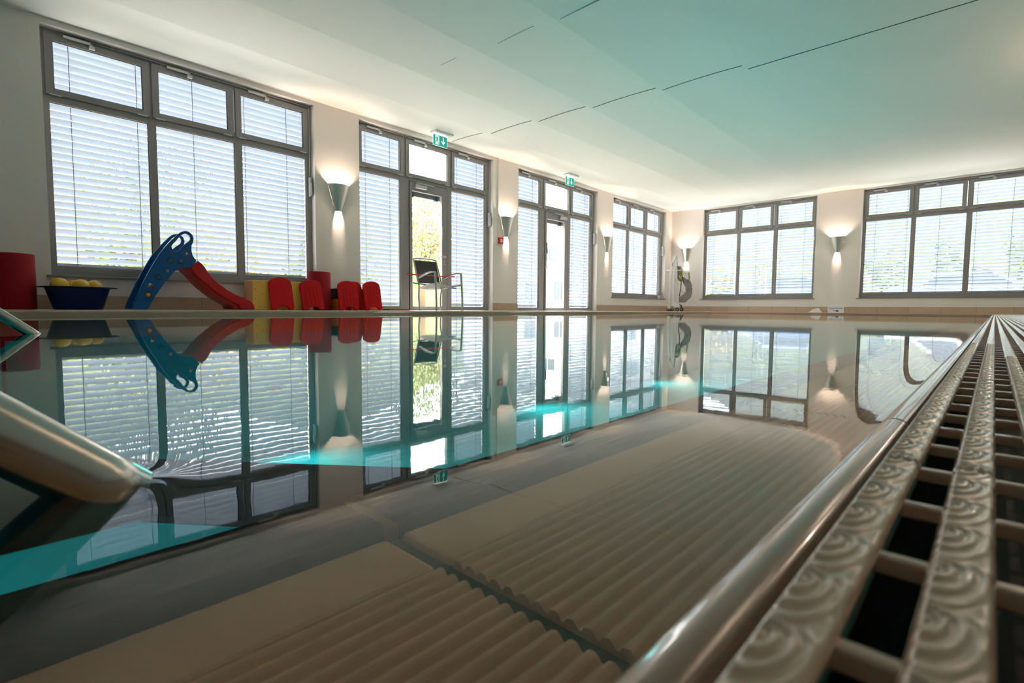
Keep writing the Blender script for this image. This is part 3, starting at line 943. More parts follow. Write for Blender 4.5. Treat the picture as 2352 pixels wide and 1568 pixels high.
# ---------------------------------------------------------------- objects on the left deck
def YZ(X):
    return lambda px, pz: Vector((X, px, pz))


# foam roll standing at far left
def foam_roll(x, y, r, h, label, material):
    m = MB(); m.lathe((x, y, 0), [(0.0, 0.0), (r - 0.01, 0), (r, 0.01), (r, h - 0.008), (r - 0.008, h), (0.055, h), (0.05, h - 0.02), (0.05, h - 0.12), (0, h - 0.12)], 48)
    o = m.build('foam_roll', material, loc=(x, y, 0))
    tag(o, label, 'foam roll', 'red foam rolls standing on the deck')


foam_roll(-7.18, 0.362, 0.15, 0.556, 'dark red foam roll standing left of the navy tub', M['redroll'])
foam_roll(-7.24, 0.055, 0.15, 0.545, 'dark red foam roll cut by the left edge of the picture', M['redroll'])
foam_roll(-7.30, 3.60, 0.162, 0.562, 'red foam roll standing behind the second kickboard', M['redroll'])

# navy tub with yellow balls
tx, ty = -7.06, 0.825
root = empty('navy_tub', (tx, ty, 0), 'navy blue oval plastic tub holding yellow balls', 'tub')
m = MB(); n = 48; vs = []; fs = []
prof = [(0.0, 0.004), (0.19, 0.0), (0.205, 0.012), (0.262, 0.215), (0.268, 0.226), (0.300, 0.228), (0.300, 0.238), (0.264, 0.240), (0.256, 0.225), (0.197, 0.02), (0.0, 0.012)]
for (r, h) in prof:
    for k in range(n):
        an = 2 * pi * k / n; e = 0.35
        ca, sa = cos(an), sin(an)
        q = (abs(ca) ** 3 + abs(sa) ** 3) ** (-1 / 3.0)
        vs.append((tx + r * 0.70 * q * ca, ty + r * q * sa, h))
for i in range(len(prof) - 1):
    for k in range(n):
        k2 = (k + 1) % n; fs.append((i * n + k, i * n + k2, (i + 1) * n + k2, (i + 1) * n + k))
m.add(vs, fs, True); m.build('tub_body', M['navy'], root)
m = MB()
for sg in (-1, 1): m.box(tx - 0.07, tx + 0.07, ty + sg * 0.29 - 0.035, ty + sg * 0.29 + 0.035, 0.226, 0.236)
m.build('handle', M['navy'], root, bevel=0.004)
for (x, y, z, r, lab) in ((-6.99, 0.672, 0.250, 0.076, 'leftmost yellow ball heaped in the navy tub'), (-7.13, 0.795, 0.243, 0.068, 'yellow ball partly hidden behind its neighbours in the navy tub'),
                          (-6.99, 0.842, 0.243, 0.075, 'large yellow ball in the middle front of the navy tub'), (-7.10, 0.965, 0.246, 0.070, 'rightmost yellow ball in the navy tub')):
    m = MB(); m.sphere((x, y, z), r, 28, 18); o = m.build('yellow_ball', M['ball'], loc=(x, y, z)); tag(o, lab, 'ball', 'yellow balls in the navy tub')
for (x, y, z) in ((-6.99, 0.74, 0.10), (-7.10, 0.89, 0.10), (-7.12, 0.72, 0.09)):
    pass

# toddler slide: outline traced at real size (y, z) from the picture plane of the near cheek
S0 = -6.82
def sp(zx, zy, X):   # detail-crop coordinates -> metres in plane X
    px, py = 260 + zx / 6.918, 510 + zy / 6.918
    v = fwd + r2 * ((px - 1176) / 1178.0) + u2 * ((784 - py) / 1178.0)
    t = X / v.x
    return (v.y * t, v.z * t + CAM.z)
OUT = [(300, 1383), (335, 1265), (405, 1120), (480, 950), (570, 780), (660, 630), (740, 500), (830, 390), (930, 285), (1030, 190), (1090, 150), (1150, 138), (1210, 152), (1262, 198), (1285, 258), (1275, 315), (1252, 370), (1248, 440), (1265, 520), (1300, 575), (1332, 612), (1285, 668), (1230, 725), (1140, 728), (1070, 738), (1010, 760), (960, 800), (900, 870), (820, 970), (740, 1080), (670, 1180), (620, 1270), (580, 1345), (562, 1384)]
HOLE = [(1090, 205), (1145, 182), (1200, 198), (1230, 245), (1215, 297), (1160, 335), (1100, 385), (1050, 445), (1010, 462), (970, 448), (935, 400), (938, 370), (985, 315), (1040, 255)]
SH = [(sp(a, b, S0)) for a, b in OUT]; HH = [(sp(a, b, S0)) for a, b in HOLE]
sroot = empty('toddler_slide', (-7.0, 1.9, 0), 'blue and red plastic toddler slide under the first window', 'slide')


def cheek(x0, x1, name):
    """plate with a hole: triangulate with bmesh"""
    bm = bmesh.new()
    def loop(pts, X):
        vs = [bm.verts.new((X, a, max(b, 0.0))) for a, b in pts]
        return [bm.edges.new((vs[i], vs[(i + 1) % len(vs)])) for i in range(len(vs))]
    so = smoothpoly(SH[1:-1], 2); so = [SH[0]] + so[1:-1] + [SH[-1]]
    e = loop(SH, x0) + loop(smoothpoly(HH, 2), x0)
    bmesh.ops.triangle_fill(bm, edges=e, use_beauty=True)
    r = bmesh.ops.extrude_face_region(bm, geom=bm.faces[:])
    for v in [g for g in r['geom'] if isinstance(g, bmesh.types.BMVert)]: v.co.x = x1
    bmesh.ops.recalc_face_normals(bm, faces=bm.faces)
    m = MB(); m.v = [v.co.copy() for v in bm.verts]; bm.verts.index_update(); m.f = [tuple(v.index for v in f.verts) for f in bm.faces]; m.sm = [False] * len(m.f)
    bm.free()
    return m.build(name, M['blue'], sroot, bevel=0.012, seg=3)


near_cheek = cheek(S0, S0 - 0.045, 'side_panel')
cheek(S0 - 0.36, S0 - 0.405, 'side_panel')
# ladder steps between the cheeks
for (a, b) in ((430, 1290), (560, 1080), (700, 860), (840, 660), (980, 560)):
    y, z = sp(a, b, S0); m = MB()
    m.box(S0 - 0.36, S0 - 0.045, y - 0.02, y + 0.10, z - 0.02, z + 0.01); m.build('ladder_step', M['blue'], sroot, bevel=0.006)
# chute
TOP = [(1232, 722), (1290, 660), (1345, 612), (1400, 655), (1450, 710), (1500, 790), (1600, 902), (1700, 990), (1820, 1080), (1950, 1150), (2080, 1205), (2180, 1250), (2232, 1310), (2250, 1384)]
BOT = [(2030, 1384), (1990, 1315), (1850, 1262), (1750, 1195), (1600, 1092), (1450, 965), (1300, 840), (1232, 745)]
poly = [sp(a, b, S0) for a, b in TOP + BOT]
poly = [(a, max(b, 0)) for a, b in poly]
for X in (S0 + 0.012, S0 - 0.385):
    m = MB(); m.prism(poly, lambda a, b: Vector((X, a, b)), lambda a, b: Vector((X - 0.035, a, b)))
    m.build('chute_wall', M['redslide'], sroot, bevel=0.010, seg=3)
B2 = [(1085, 738), (1180, 733), (1260, 800), (1380, 900), (1560, 1060), (1720, 1180), (1860, 1270), (2000, 1325), (2080, 1384), (1905, 1384), (1870, 1322), (1700, 1225), (1600, 1155), (1450, 1035), (1340, 930), (1250, 822), (1165, 750)]
poly2 = [(a, max(b, 0)) for a, b in (sp(a, b, S0 - 0.05) for a, b in B2)]
m = MB(); m.prism(poly2, lambda a, b: Vector((S0 - 0.02, a, b)), lambda a, b: Vector((S0 - 0.39, a, b)))
m.build('chute_bed', M['redslide'], sroot, bevel=0.006)
# screw caps and plain round stickers
for (a, b, mm) in ((910, 607, 'tealdot'), (1080, 622, 'tealdot'), (722, 875, 'tealdot'), (560, 1152, 'orangedot')):
    y, z = sp(a, b, S0); m = MB()
    m.lathe((S0 - 0.001, y, z), [(0.022, 0.0), (0.030, 0.004), (0.032, 0.002), (0.033, 0)], 24, axis=(1, 0, 0))
    o = m.build('cap_ring', M['black'], sroot)
    m = MB(); m.lathe((S0 - 0.001, y, z), [(0.0, 0.003), (0.020, 0.003), (0.023, 0.0)], 24, axis=(1, 0, 0)); m.build('cap_center', M[mm], o)


def sticker(a, b, s, ang, kind):
    y, z = sp(a, b, S0); c = cos(ang); q = sin(ang)
    def disc(m, oy, oz, ry, rz, lift, n=18):
        pts = [(ry * cos(2 * pi * k / n), rz * sin(2 * pi * k / n)) for k in range(n)]
        fn = lambda h: (lambda u, v: Vector((S0 + h, y + s * ((oy + u) * c - (oz + v) * q), z + s * ((oy + u) * q + (oz + v) * c))))
        m.prism(pts, fn(0.0), fn(lift))
    if kind == 'kid':
        m = MB(); disc(m, 0.6, -1.3, 0.9, 0.6, 0.0008); disc(m, 0.3, -0.6, 0.6, 0.7, 0.0009); disc(m, 1.2, -1.9, 0.5, 0.35, 0.0008)
        o = m.build('sticker', M['maroon'], sroot)
        m = MB(); disc(m, 0, 0.5, 0.75, 0.7, 0.0014); disc(m, 1.0, -0.2, 0.3, 0.2, 0.0012); disc(m, -0.8, -0.6, 0.3, 0.2, 0.0012)
        m.build('sticker_face', M['skin'], o)
    else:
        m = MB(); disc(m, 0, 0, 0.9, 0.8, 0.0010); disc(m, 0.5, -0.9, 0.5, 0.3, 0.0010); disc(m, -0.4, -0.9, 0.35, 0.25, 0.0010)
        m.build('sticker', M['pink' if kind == 'pink' else 'maroon'], sroot)


sticker(1170, 510, 0.017, 0.2, 'kid'); sticker(590, 1000, 0.020, 0.2, 'kid'); sticker(865, 770, 0.017, 0.0, 'pink'); sticker(920, 490, 0.014, 0.4, 'maroon')

# yellow foam block with dotted face
root = empty('yellow_foam_block', (-7.25, 3.0, 0), 'long yellow foam block with small holes behind the red kickboards', 'foam block')
m = MB(); m.box(-7.42, -7.13, 2.60, 3.43, 0, 0.395); m.build('block_body', M['yellow'], root, bevel=0.008)
m = MB(); m.box(-7.41, -7.14, 2.597, 2.602, 0.008, 0.388); m.build('end_face', M['yellow2'], root)
m = MB()
for y0, sg in ((2.635, 1), (3.28, 1)):
    for (dy, z) in ((0.0, 0.28), (0.05, 0.372), (0.085, 0.21), (0.0, 0.15), (0.05, 0.045), (0.0, 0.045)):
        if dy or z > 0.1: m.cyl((-7.131, y0 + dy, z), (-7.1285, y0 + dy, z), 0.005, n=8)
m.build('peg_hole', M['black'], root)

# kickboards


def kickboard(y, lab, h=0.44, w=0.315, grooves=True, notch=0.075, lean=0.10, roll=0.03, X=-6.95):
    pts = []
    R = w / 2
    for k in range(13):
        an = pi * k / 12
        pts.append((R * 0.97 * cos(an), h - 0.085 + 0.085 * sin(an) ** 0.85))
    pts += [(-R, h * 0.75), (-R * 0.99, 0.02), (-R * 0.90, 0.0), (-0.085, 0.0)]
    for k in range(1, 8):
        an = pi * (1 - k / 8); pts.append((0.085 * cos(an), 0.052 * sin(an)))
    pts += [(0.085, 0.0), (R * 0.90, 0.0), (R * 0.99, 0.02), (R, h * 0.75)]
    m = MB(); T = 0.038
    m.prism(pts, lambda a, b: Vector((0, a, b)), lambda a, b: Vector((T, a, b)))
    root = empty('kickboard', (X, y, 0.0), lab, 'kickboard', 'red kickboards leaning in a row')
    root['_o'] = (0, 0, 0)
    m.build('board', M['red'], root, bevel=0.009, seg=3)
    if grooves:
        m = MB()
        for q in (-0.075, -0.025, 0.03, 0.085):
            m.tube([(T - 0.0015, q, 0.075), (T - 0.0005, q, 0.12), (T - 0.0005, q, h - 0.12), (T - 0.0025, q, h - 0.08)], 0.006, 8)
        m.build('grip_rib', M['red'], root)
    root.rotation_euler = (roll, -lean, 0)
    return root


kickboard(2.96, 'smooth red kickboard leaning on the yellow block, leftmost of the row', grooves=False, X=-7.07, h=0.445, w=0.31, lean=0.13, roll=0.05)
kickboard(3.385, 'grooved red kickboard leaning in front of the red roll, second of the row', X=-7.05, h=0.43, w=0.315, lean=0.12, roll=0.09)
kickboard(4.08, 'red kickboard tucked behind the third one of the row', X=-7.13, h=0.44, w=0.30, lean=0.11, roll=0.08)
kickboard(3.925, 'grooved red kickboard in front of the orange block, third of the row', X=-7.04, h=0.44, w=0.315, lean=0.12, roll=0.02)
kickboard(4.345, 'grooved bright red kickboard at the right end of the row', X=-7.04, h=0.45, w=0.30, lean=0.12, roll=0.06)
m = MB(); m.box(-7.13, -6.93, 4.56, 4.95, 0.0, 0.022)
o = m.build('kickboard', M['red'], loc=(-7.03, 4.75, 0), bevel=0.008); tag(o, 'red kickboard lying flat on the deck below the window', 'kickboard')
m = MB(); m.box(-7.40, -7.16, 3.80, 4.56, 0, 0.172)
o = m.build('orange_foam_block', M['orange'], loc=(-7.28, 4.1, 0), bevel=0.01); tag(o, 'orange foam block half hidden behind the kickboards', 'foam block')
root = empty('black_crate', (-7.28, 4.1, 0.172), 'black crate standing on the orange block behind the kickboards', 'crate')
m = MB()
m.box(-7.39, -7.17, 3.80, 4.56, 0.172, 0.186)
for a in ((-7.39, -7.378, 3.80, 4.56), (-7.182, -7.17, 3.80, 4.56), (-7.39, -7.17, 3.80, 3.812), (-7.39, -7.17, 4.548, 4.56)): m.box(a[0], a[1], a[2], a[3], 0.186, 0.325)
m.build('crate_body', M['black'], root, bevel=0.003)

# ---------------------------------------------------------------- armchair with two rods
cx, cy = -6.95, 5.57
root = empty('aluminium_armchair', (cx, cy, 0), 'grey aluminium armchair with black mesh back facing the pool', 'chair')
fx, bx = -6.68, -7.20
yl, yr = 5.285, 5.845      # left/right in the picture
for (y, sg) in ((yl, 1), (yr, -1)):
    m = MB()
    pts = smoothline([(fx + 0.02, y, 0.0), (fx + 0.01, y, 0.30), (fx - 0.01, y, 0.55), (fx - 0.02, y, 0.63)], 6)
    m.tube(pts, [0.016 + 0.004 * (i / len(pts)) for i in range(len(pts))], 14); m.build('leg', M['alu'], root)
    m = MB(); m.tube(smoothline([(bx + 0.02, y + sg * 0.05, 0.0), (bx + 0.0, y + sg * 0.045, 0.22), (bx + 0.03, y + sg * 0.03, 0.42)], 6), 0.015, 12); m.build('leg', M['alu'], root)
    m = MB(); ap = smoothline([(fx - 0.015, y, 0.632), (fx - 0.13, y, 0.638), (fx - 0.30, y + sg * 0.005, 0.61), (bx + 0.04, y + sg * 0.03, 0.555)], 6)
    for i in range(len(ap) - 1):
        a, b = ap[i], ap[i + 1]
        w_ = 0.021
        m.add([a + Vector((0, -w_, -.010)), a + Vector((0, w_, -.010)), a + Vector((0, w_, .010)), a + Vector((0, -w_, .010)), b + Vector((0, -w_, -.010)), b + Vector((0, w_, -.010)), b + Vector((0, w_, .010)), b + Vector((0, -w_, .010))],
              [(0, 1, 2, 3), (4, 7, 6, 5), (0, 4, 5, 1), (1, 5, 6, 2), (2, 6, 7, 3), (3, 7, 4, 0)])
    m.build('armrest', M['alu'], root)
    # side rail, arched
    m = MB(); m.tube(smoothline([(fx, y, 0.435), (fx - 0.2, y + sg * 0.01, 0.43), (bx + 0.03, y + sg * 0.03, 0.38)], 6), 0.013, 10); m.build('side_rail', M['alu'], root)
m = MB(); m.tube(smoothline([(fx, yl, 0.46), (fx, (yl + yr) / 2, 0.405), (fx, yr, 0.44)], 8), 0.017, 12); m.build('front_rail', M['alu'], root)
m = MB(); m.tube([(bx + 0.03, yl + 0.03, 0.385), (bx + 0.03, yr - 0.03, 0.385)], 0.012, 10); m.build('rear_rail', M['alu'], root)
# back frame
zb, zt = 0.47, 0.885
bxt = bx - 0.14
m = MB(); bl = [(bx + 0.03, yl + 0.03, 0.42), (bx - 0.02, yl + 0.028, 0.55), (bxt, yl + 0.035, zt), (bxt - 0.005, yl + 0.15, zt + 0.018), (bxt - 0.005, yr - 0.15, zt + 0.018), (bxt, yr - 0.035, zt), (bx - 0.02, yr - 0.028, 0.55), (bx + 0.03, yr - 0.03, 0.42)]
pts = [Vector(bl[0]), Vector(bl[1])] + smoothline(bl[2:6], 4) + [Vector(bl[6]), Vector(bl[7])]
m.tube(pts, 0.0145, 12); m.build('back_frame', M['alu'], root)
m = MB(); N = 10; vs = []; fs = []
for j in range(N + 1):
    t = j / N
    for i in range(N + 1):
        u = i / N
        y = yl + 0.045 + (yr - yl - 0.09) * u
        z = zb + (zt - 0.02 - zb) * t; x = (bx + 0.005) + (bxt - bx - 0.005) * (z - 0.44) / (zt - 0.44) - 0.02 * sin(pi * u) * sin(pi * t)
        vs.append((x, y, z)); 
b = len(vs); vs += [(x - 0.003, y, z) for x, y, z in vs]
for j in range(N):
    for i in range(N):
        q = j * (N + 1) + i; fs.append((q, q + 1, q + N + 2, q + N + 1)); fs.append((b + q, b + q + N + 1, b + q + N + 2, b + q + 1))
m.add(vs, fs, True); m.build('backrest', M['mesh'], root)
m = MB(); vs = []; fs = []
for j in range(N + 1):
    t = j / N
    for i in range(N + 1):
        u = i / N
        x = fx - 0.01 + (bx + 0.03 - fx) * t; y = yl + 0.02 + (yr - yl - 0.04) * u
        vs.append((x, y, 0.44 - 0.05 * t - 0.03 * sin(pi * u)))
b = len(vs); vs += [(x, y, z - 0.004) for x, y, z in vs]
for j in range(N):
    for i in range(N):
        q = j * (N + 1) + i; fs.append((q, q + 1, q + N + 2, q + N + 1)); fs.append((b + q, b + q + N + 1, b + q + N + 2, b + q + 1))
m.add(vs, fs, True); m.build('seat', M['mesh'], root)
m = MB(); m.tube([(-7.12, 5.03, 0.601), (-7.06, 5.47, 0.592), (-7.0, 5.96, 0.597)], 0.011, 12)
o = m.build('exercise_rod', M['redrod'], loc=(-7.06, 5.5, 0.59)); tag(o, 'thin red rod laid across the armrests of the armchair', 'rod')
m = MB(); m.tube([(-7.12, 5.15, 0.462), (-6.95, 5.55, 0.412), (-6.80, 5.82, 0.385)], 0.010, 12)
o = m.build('exercise_rod', M['bluerod'], loc=(-6.95, 5.5, 0.42)); tag(o, 'thin blue rod lying across the seat of the armchair', 'rod')

# ---------------------------------------------------------------- exit signs
def exit_sign(y, z1, lab, X=-7.20):
    root = empty('exit_sign', (X, y, 3.07), lab, 'exit sign', 'green escape route signs hanging over the doors')
    y0, y1, z0 = y - 0.155, y + 0.155, z1 - 0.185
    m = MB(); m.box(X - 0.07, X + 0.10, y0 - 0.01, y1 + 0.075, CEIL + 0.005, CEIL + 0.035)
    hs = m.build('housing', M['white'], root, bevel=0.012)
    m = MB()
    for k in range(6): m.cyl((X + 0.07, y0 + 0.05 + 0.045 * k, CEIL + 0.006), (X + 0.07, y0 + 0.05 + 0.045 * k, CEIL + 0.002), 0.005, n=10)
    m.build('vent_hole', M['paper'], hs)
    m = MB(); m.box(X - 0.006, X + 0.006, y0, y1, z1 + 0.0, z1 + 0.012); m.build('light_strip', M['exitlamp'], root)
    m = MB(); m.box(X - 0.003, X + 0.003, y0 - 0.004, y1 + 0.004, z0 - 0.005, z1); m.build('edge_plate', M['exitwhite'], root)
    m = MB(); m.box(X - 0.001, X + 0.0042, y0 + 0.003, y1 - 0.003, z0 + 0.002, z1 - 0.002); pn = m.build('panel', M['green'], root)
    def P(pts, name, mm, lift):
        m = MB(); m.prism(pts, lambda a, b: Vector((X + 0.0038, y0 + a * 0.31, z0 + b * 0.185)), lambda a, b: Vector((X + lift, y0 + a * 0.31, z0 + b * 0.185)))
        return m.build(name, mm, pn)
    P([(0.15, 0.10), (0.42, 0.10), (0.42, 0.93), (0.15, 0.93)], 'doorway_symbol', M['exitwhite'], 0.0052)
    m = MB()
    def Q(pts): m.prism(pts, lambda a, b: Vector((X + 0.0045, y0 + a * 0.31, z0 + b * 0.185)), lambda a, b: Vector((X + 0.0062, y0 + a * 0.31, z0 + b * 0.185)))
    Q([(0.335 + 0.035 * cos(t * pi / 5), 0.82 + 0.055 * sin(t * pi / 5)) for t in range(10)])
    Q([(0.25, 0.76), (0.31, 0.78), (0.34, 0.70), (0.30, 0.50), (0.24, 0.44), (0.22, 0.50)])
    Q([(0.26, 0.77), (0.19, 0.74), (0.16, 0.60), (0.18, 0.59), (0.21, 0.69), (0.26, 0.71)])
    Q([(0.31, 0.74), (0.36, 0.60), (0.42, 0.58), (0.42, 0.54), (0.345, 0.555), (0.30, 0.66)])
    Q([(0.24, 0.48), (0.30, 0.50), (0.35, 0.34), (0.38, 0.12), (0.345, 0.11), (0.31, 0.31), (0.26, 0.42)])
    Q([(0.235, 0.50), (0.27, 0.44), (0.23, 0.33), (0.13, 0.33), (0.13, 0.38), (0.21, 0.39)])
    m.build('running_figure', M['green'], pn)
    P([(0.68, 0.88), (0.74, 0.88), (0.74, 0.38), (0.83, 0.58), (0.83, 0.44), (0.71, 0.14), (0.59, 0.44), (0.59, 0.58), (0.68, 0.38)], 'down_arrow', M['exitwhite'], 0.0052)
    l = bpy.data.lights.new('exit_light', 'AREA'); l.energy = 0.8; l.size = 0.25; l.size_y = 0.02; l.shape = 'RECTANGLE'
    return root


exit_sign(5.80, 3.045, 'green running-man exit sign above the door behind the armchair')
exit_sign(9.55, 3.035, 'smaller-looking green exit sign above the further door')

# fire alarm and cable duct
root = empty('fire_alarm_box', (WX + 0.02, 7.60, 1.44), 'small red fire alarm call box beside the second left wall lamp', 'fire alarm')
m = MB(); m.box(WX, WX + 0.045, 7.54, 7.665, 1.375, 1.50); m.build('alarm_case', M['alarm'], root, bevel=0.006)
m = MB(); m.box(WX + 0.045, WX + 0.049, 7.575, 7.632, 1.40, 1.462); o = m.build('alarm_plate', M['white'], root, bevel=0.002)
m = MB(); m.lathe((WX + 0.049, 7.603, 1.431), [(0, 0.003), (0.010, 0.003), (0.010, 0)], 16, axis=(1, 0, 0)); m.build('alarm_button', M['black'], o)
m = MB(); m.box(WX, WX + 0.014, 7.535, 7.552, 1.50, 3.085)
tag(m.build('cable_duct', M['wall'], loc=(WX, 7.54, 1.5)), 'thin white cable duct running from ceiling to the fire alarm', 'cable duct')

# wire stand on the last left window sill
wy = 14.68
root = empty('wire_stand', (-7.56, wy, 0.375), 'small bent chrome wire stand on the sill of the last left window', 'wire stand')
m = MB(); m.tube(smoothline([(-7.52, wy - 0.17, 0.377), (-7.55, wy - 0.17, 0.50), (-7.56, wy - 0.10, 0.60), (-7.56, wy + 0.02, 0.60), (-7.56, wy + 0.05, 0.58)], 6), 0.009, 8)
m.tube(smoothline([(-7.58, wy + 0.0, 0.60), (-7.53, wy + 0.06, 0.56), (-7.50, wy + 0.13, 0.44), (-7.48, wy + 0.18, 0.378)], 6), 0.006, 8)
m.build('wire_frame', M['silver'], root)
m = MB(); m.box(-7.60, -7.55, wy - 0.10, wy + 0.05, 0.376, 0.48); m.build('white_label', M['white'], root, bevel=0.01)

# sign and towel at the end wall
root = empty('sign_board', (-2.967, FY - 0.03, 0), 'white sign reading Gegenstromanlage with a dark blue swimmer symbol', 'sign')
m = MB(); m.box(-3.143, -2.791, FY - 0.028, FY - 0.018, 0.0, 0.148); m.build('board', M['paper'], root)
cu = bpy.data.curves.new('lettering', 'FONT'); cu.body = 'Gegenstromanlage'; cu.size = 0.0405; cu.align_x = 'CENTER'; cu.extrude = 0.0006; cu.offset = 0.0006
tmp = bpy.data.objects.new('tmp', cu); COL.objects.link(tmp)
bpy.context.view_layer.update()
lme = bpy.data.meshes.new_from_object(tmp.evaluated_get(bpy.context.evaluated_depsgraph_get()))
bpy.data.objects.remove(tmp); bpy.data.curves.remove(cu)
lme.materials.clear(); lme.materials.append(M['ink'])
to = bpy.data.objects.new('lettering', lme); COL.objects.link(to); to.parent = root
to.location = (0.0, 0.001, 0.104); to.rotation_euler = (pi / 2, 0, 0)
m = MB()
ym = FY - 0.0288
def S_(pts): m.prism(pts, lambda a, b: Vector((a, ym, b)), lambda a, b: Vector((a, ym + 0.001, b)))
S_([(-2.935 + 0.035 * cos(t * pi / 8), 0.046 + 0.020 * sin(t * pi / 8)) for t in range(16)])
S_([(-3.03, 0.048), (-2.95, 0.056), (-2.95, 0.042), (-3.03, 0.045)]); S_([(-3.025 + 0.010 * cos(t * pi / 6), 0.047 + 0.009 * sin(t * pi / 6)) for t in range(12)])
m.build('swimmer_symbol', M['ink'], root)

m = MB(); N = 26; vs = []; fs = []
rnd = random.Random(3)
pk = [(rnd.uniform(-.12, .12), rnd.uniform(-.08, .08), rnd.uniform(.02, .05), rnd.uniform(.02, .045)) for _ in range(16)]
for j in range(N + 1):
    for i in range(N + 1):
        u = (i / N - 0.5) * 2; v = (j / N - 0.5) * 2
        x, y = u * 0.15 * (1 + 0.12 * sin(3 * v)), v * 0.11 * (1 + 0.15 * sin(4 * u + 1))
        e = max(0, 1 - max(abs(u), abs(v)) ** 4)
        h = 0.010 + 0.014 * e + 0.010 * abs(sin(9 * u + 5 * v)) * e + 0.75 * sum(a * math.exp(-((x - px) ** 2 + (y - py) ** 2) / (2 * r * r)) * 0.75 for px, py, r, a in pk) * e
        vs.append((-3.385 + x, 15.05 + y, max(0.001, h * (0.3 + 0.7 * e))))
for j in range(N):
    for i in range(N):
        q = j * (N + 1) + i; fs.append((q, q + 1, q + N + 2, q + N + 1))
m.add(vs, fs, True)
b = len(m.v); m.add([(v[0], v[1], 0.0) for v in vs], [tuple(reversed(f)) for f in fs])
o = m.build('crumpled_towel', M['towel'], loc=(-3.385, 15.05, 0), fix=False); tag(o, 'crumpled white towel on the deck left of the sign', 'towel')

# ---------------------------------------------------------------- pool lift in the corner
LY = 14.0
def lp(px, py, Y=LY):   # detail crop (scale 9.22, origin 1490,560) -> metres at depth Y
    x, y = 1490 + px / 9.224, 560 + py / 9.224
    v = fwd + r2 * ((x - 1176) / 1178.0) + u2 * ((784 - y) / 1178.0)
    t = Y / v.y
    return Vector((v.x * t, Y, v.z * t + CAM.z))
root = empty('pool_lift', (lp(540, 1410).x, LY, 0), 'white wheeled pool lift with grey sling seat in the corner', 'pool lift')
def flatbar(m, pts, w, t):
    for i in range(len(pts) - 1):
        a, b = Vector(pts[i]), Vector(pts[i + 1]); d = (b - a).normalized(); n_ = d.cross(Vector((0, 1, 0))).normalized()
        c = [a - n_ * w, a + n_ * w, b + n_ * w + d * 0.005, b - n_ * w + d * 0.005]
        m.add([v + Vector((0, -t, 0)) for v in c] + [v + Vector((0, t, 0)) for v in c], [(0, 1, 2, 3), (4, 7, 6, 5), (0, 4, 5, 1), (1, 5, 6, 2), (2, 6, 7, 3), (3, 7, 4, 0)])
m = MB(); flatbar(m, [lp(425, 1370, LY - 0.1), lp(455, 800, LY - 0.05), lp(495, 400)], 0.034, 0.03); flatbar(m, [lp(495, 410), lp(565, 270)], 0.036, 0.032)
m.build('rear_post', M['white'], root, bevel=0.006)
m = MB(); flatbar(m, [lp(600, 262, LY + 0.02), lp(618, 760, LY + 0.02)], 0.010, 0.02); m.build('actuator_tube', M['alu'], root)
m = MB(); flatbar(m, [lp(515, 1300, LY - 0.15), lp(525, 900, LY - 0.12), lp(550, 480, LY - 0.08)], 0.036, 0.03); m.build('mast', M['white'], root, bevel=0.006)
m = MB(); flatbar(m, [lp(640, 1290), lp(612, 760)], 0.022, 0.02); m.build('front_strut', M['white'], root, bevel=0.004)
m = MB(); m.tube([lp(372, 560, LY - 0.2), lp(705, 560, LY - 0.2)], 0.017, 12); m.build('cross_bar', M['white'], root)
m = MB()
pl = [lp(490, 1210, LY - .15), lp(545, 1215, LY - .15), lp(640, 1300, LY - .15), lp(625, 1345, LY - .15), lp(560, 1345, LY - .15), lp(490, 1300, LY - .15)]
m.prism([(v.x, v.z) for v in pl], lambda a, b: Vector((a, LY - .18, b)), lambda a, b: Vector((a, LY - .08, b))); m.build('base_plate', M['white'], root, bevel=0.006)
m = MB(); flatbar(m, [lp(655, 1290, LY), lp(690, 1300, LY), lp(695, 1350, LY)], 0.012, 0.02); m.build('caster_fork', M['black'], root)
for (a, b, Y, r) in ((405, 1385, LY - 0.1, 0.045), (452, 1388, LY + 0.05, 0.036), (508, 1365, LY + 0.12, 0.042), (605, 1380, LY - 0.2, 0.055), (700, 1380, LY - 0.02, 0.055)):
    c = lp(a, b, Y); m = MB(); m.lathe((c.x, c.y - 0.018, r), [(0.0, 0), (r * 0.55, 0.0), (r * 0.6, 0.004), (r * 0.9, 0.0), (r, 0.008), (r, 0.028), (r * 0.9, 0.036), (0, 0.036)], 20, axis=(0, 1, 0))
    o = m.build('wheel', M['tyre'], root)
    m = MB(); m.lathe((c.x, c.y - 0.021, r), [(0, 0.0), (r * 0.3, 0.001), (r * 0.35, 0.005)], 14, axis=(0, 1, 0)); m.build('hub', M['silver'], o)
m = MB(); gb = [lp(a, b, LY + .05) for a, b in ((615, 470), (655, 470), (680, 540), (705, 560), (705, 650), (690, 750), (650, 790), (620, 740))]
m.prism([(v.x, v.z) for v in gb], lambda a, b: Vector((a, LY + .02, b)), lambda a, b: Vector((a, LY + .14, b))); m.build('battery_box', M['greyseat'], root, bevel=0.01)
m = MB()
for pts in (((735, 590), (745, 660), (820, 745), (840, 745), (838, 600), (825, 590)),):
    q = [lp(a, b) for a, b in pts]; m.prism([(v.x, v.z) for v in q], lambda a, b: Vector((a, LY - .03, b)), lambda a, b: Vector((a, LY + .0, b)))
m.build('head_pad', M['towel'], root, bevel=0.006)
m = MB(); m.tube([lp(705, 570), lp(850, 578)], 0.012, 10); m.build('sling_bar', M['white'], root)
m = MB()
seat = [(720, 700), (760, 700), (810, 750), (865, 745), (905, 830), (928, 940), (925, 1050), (890, 1140), (780, 1240), (655, 1240), (645, 1135), (700, 1105), (780, 1035), (795, 1000), (785, 910), (745, 835), (715, 780)]
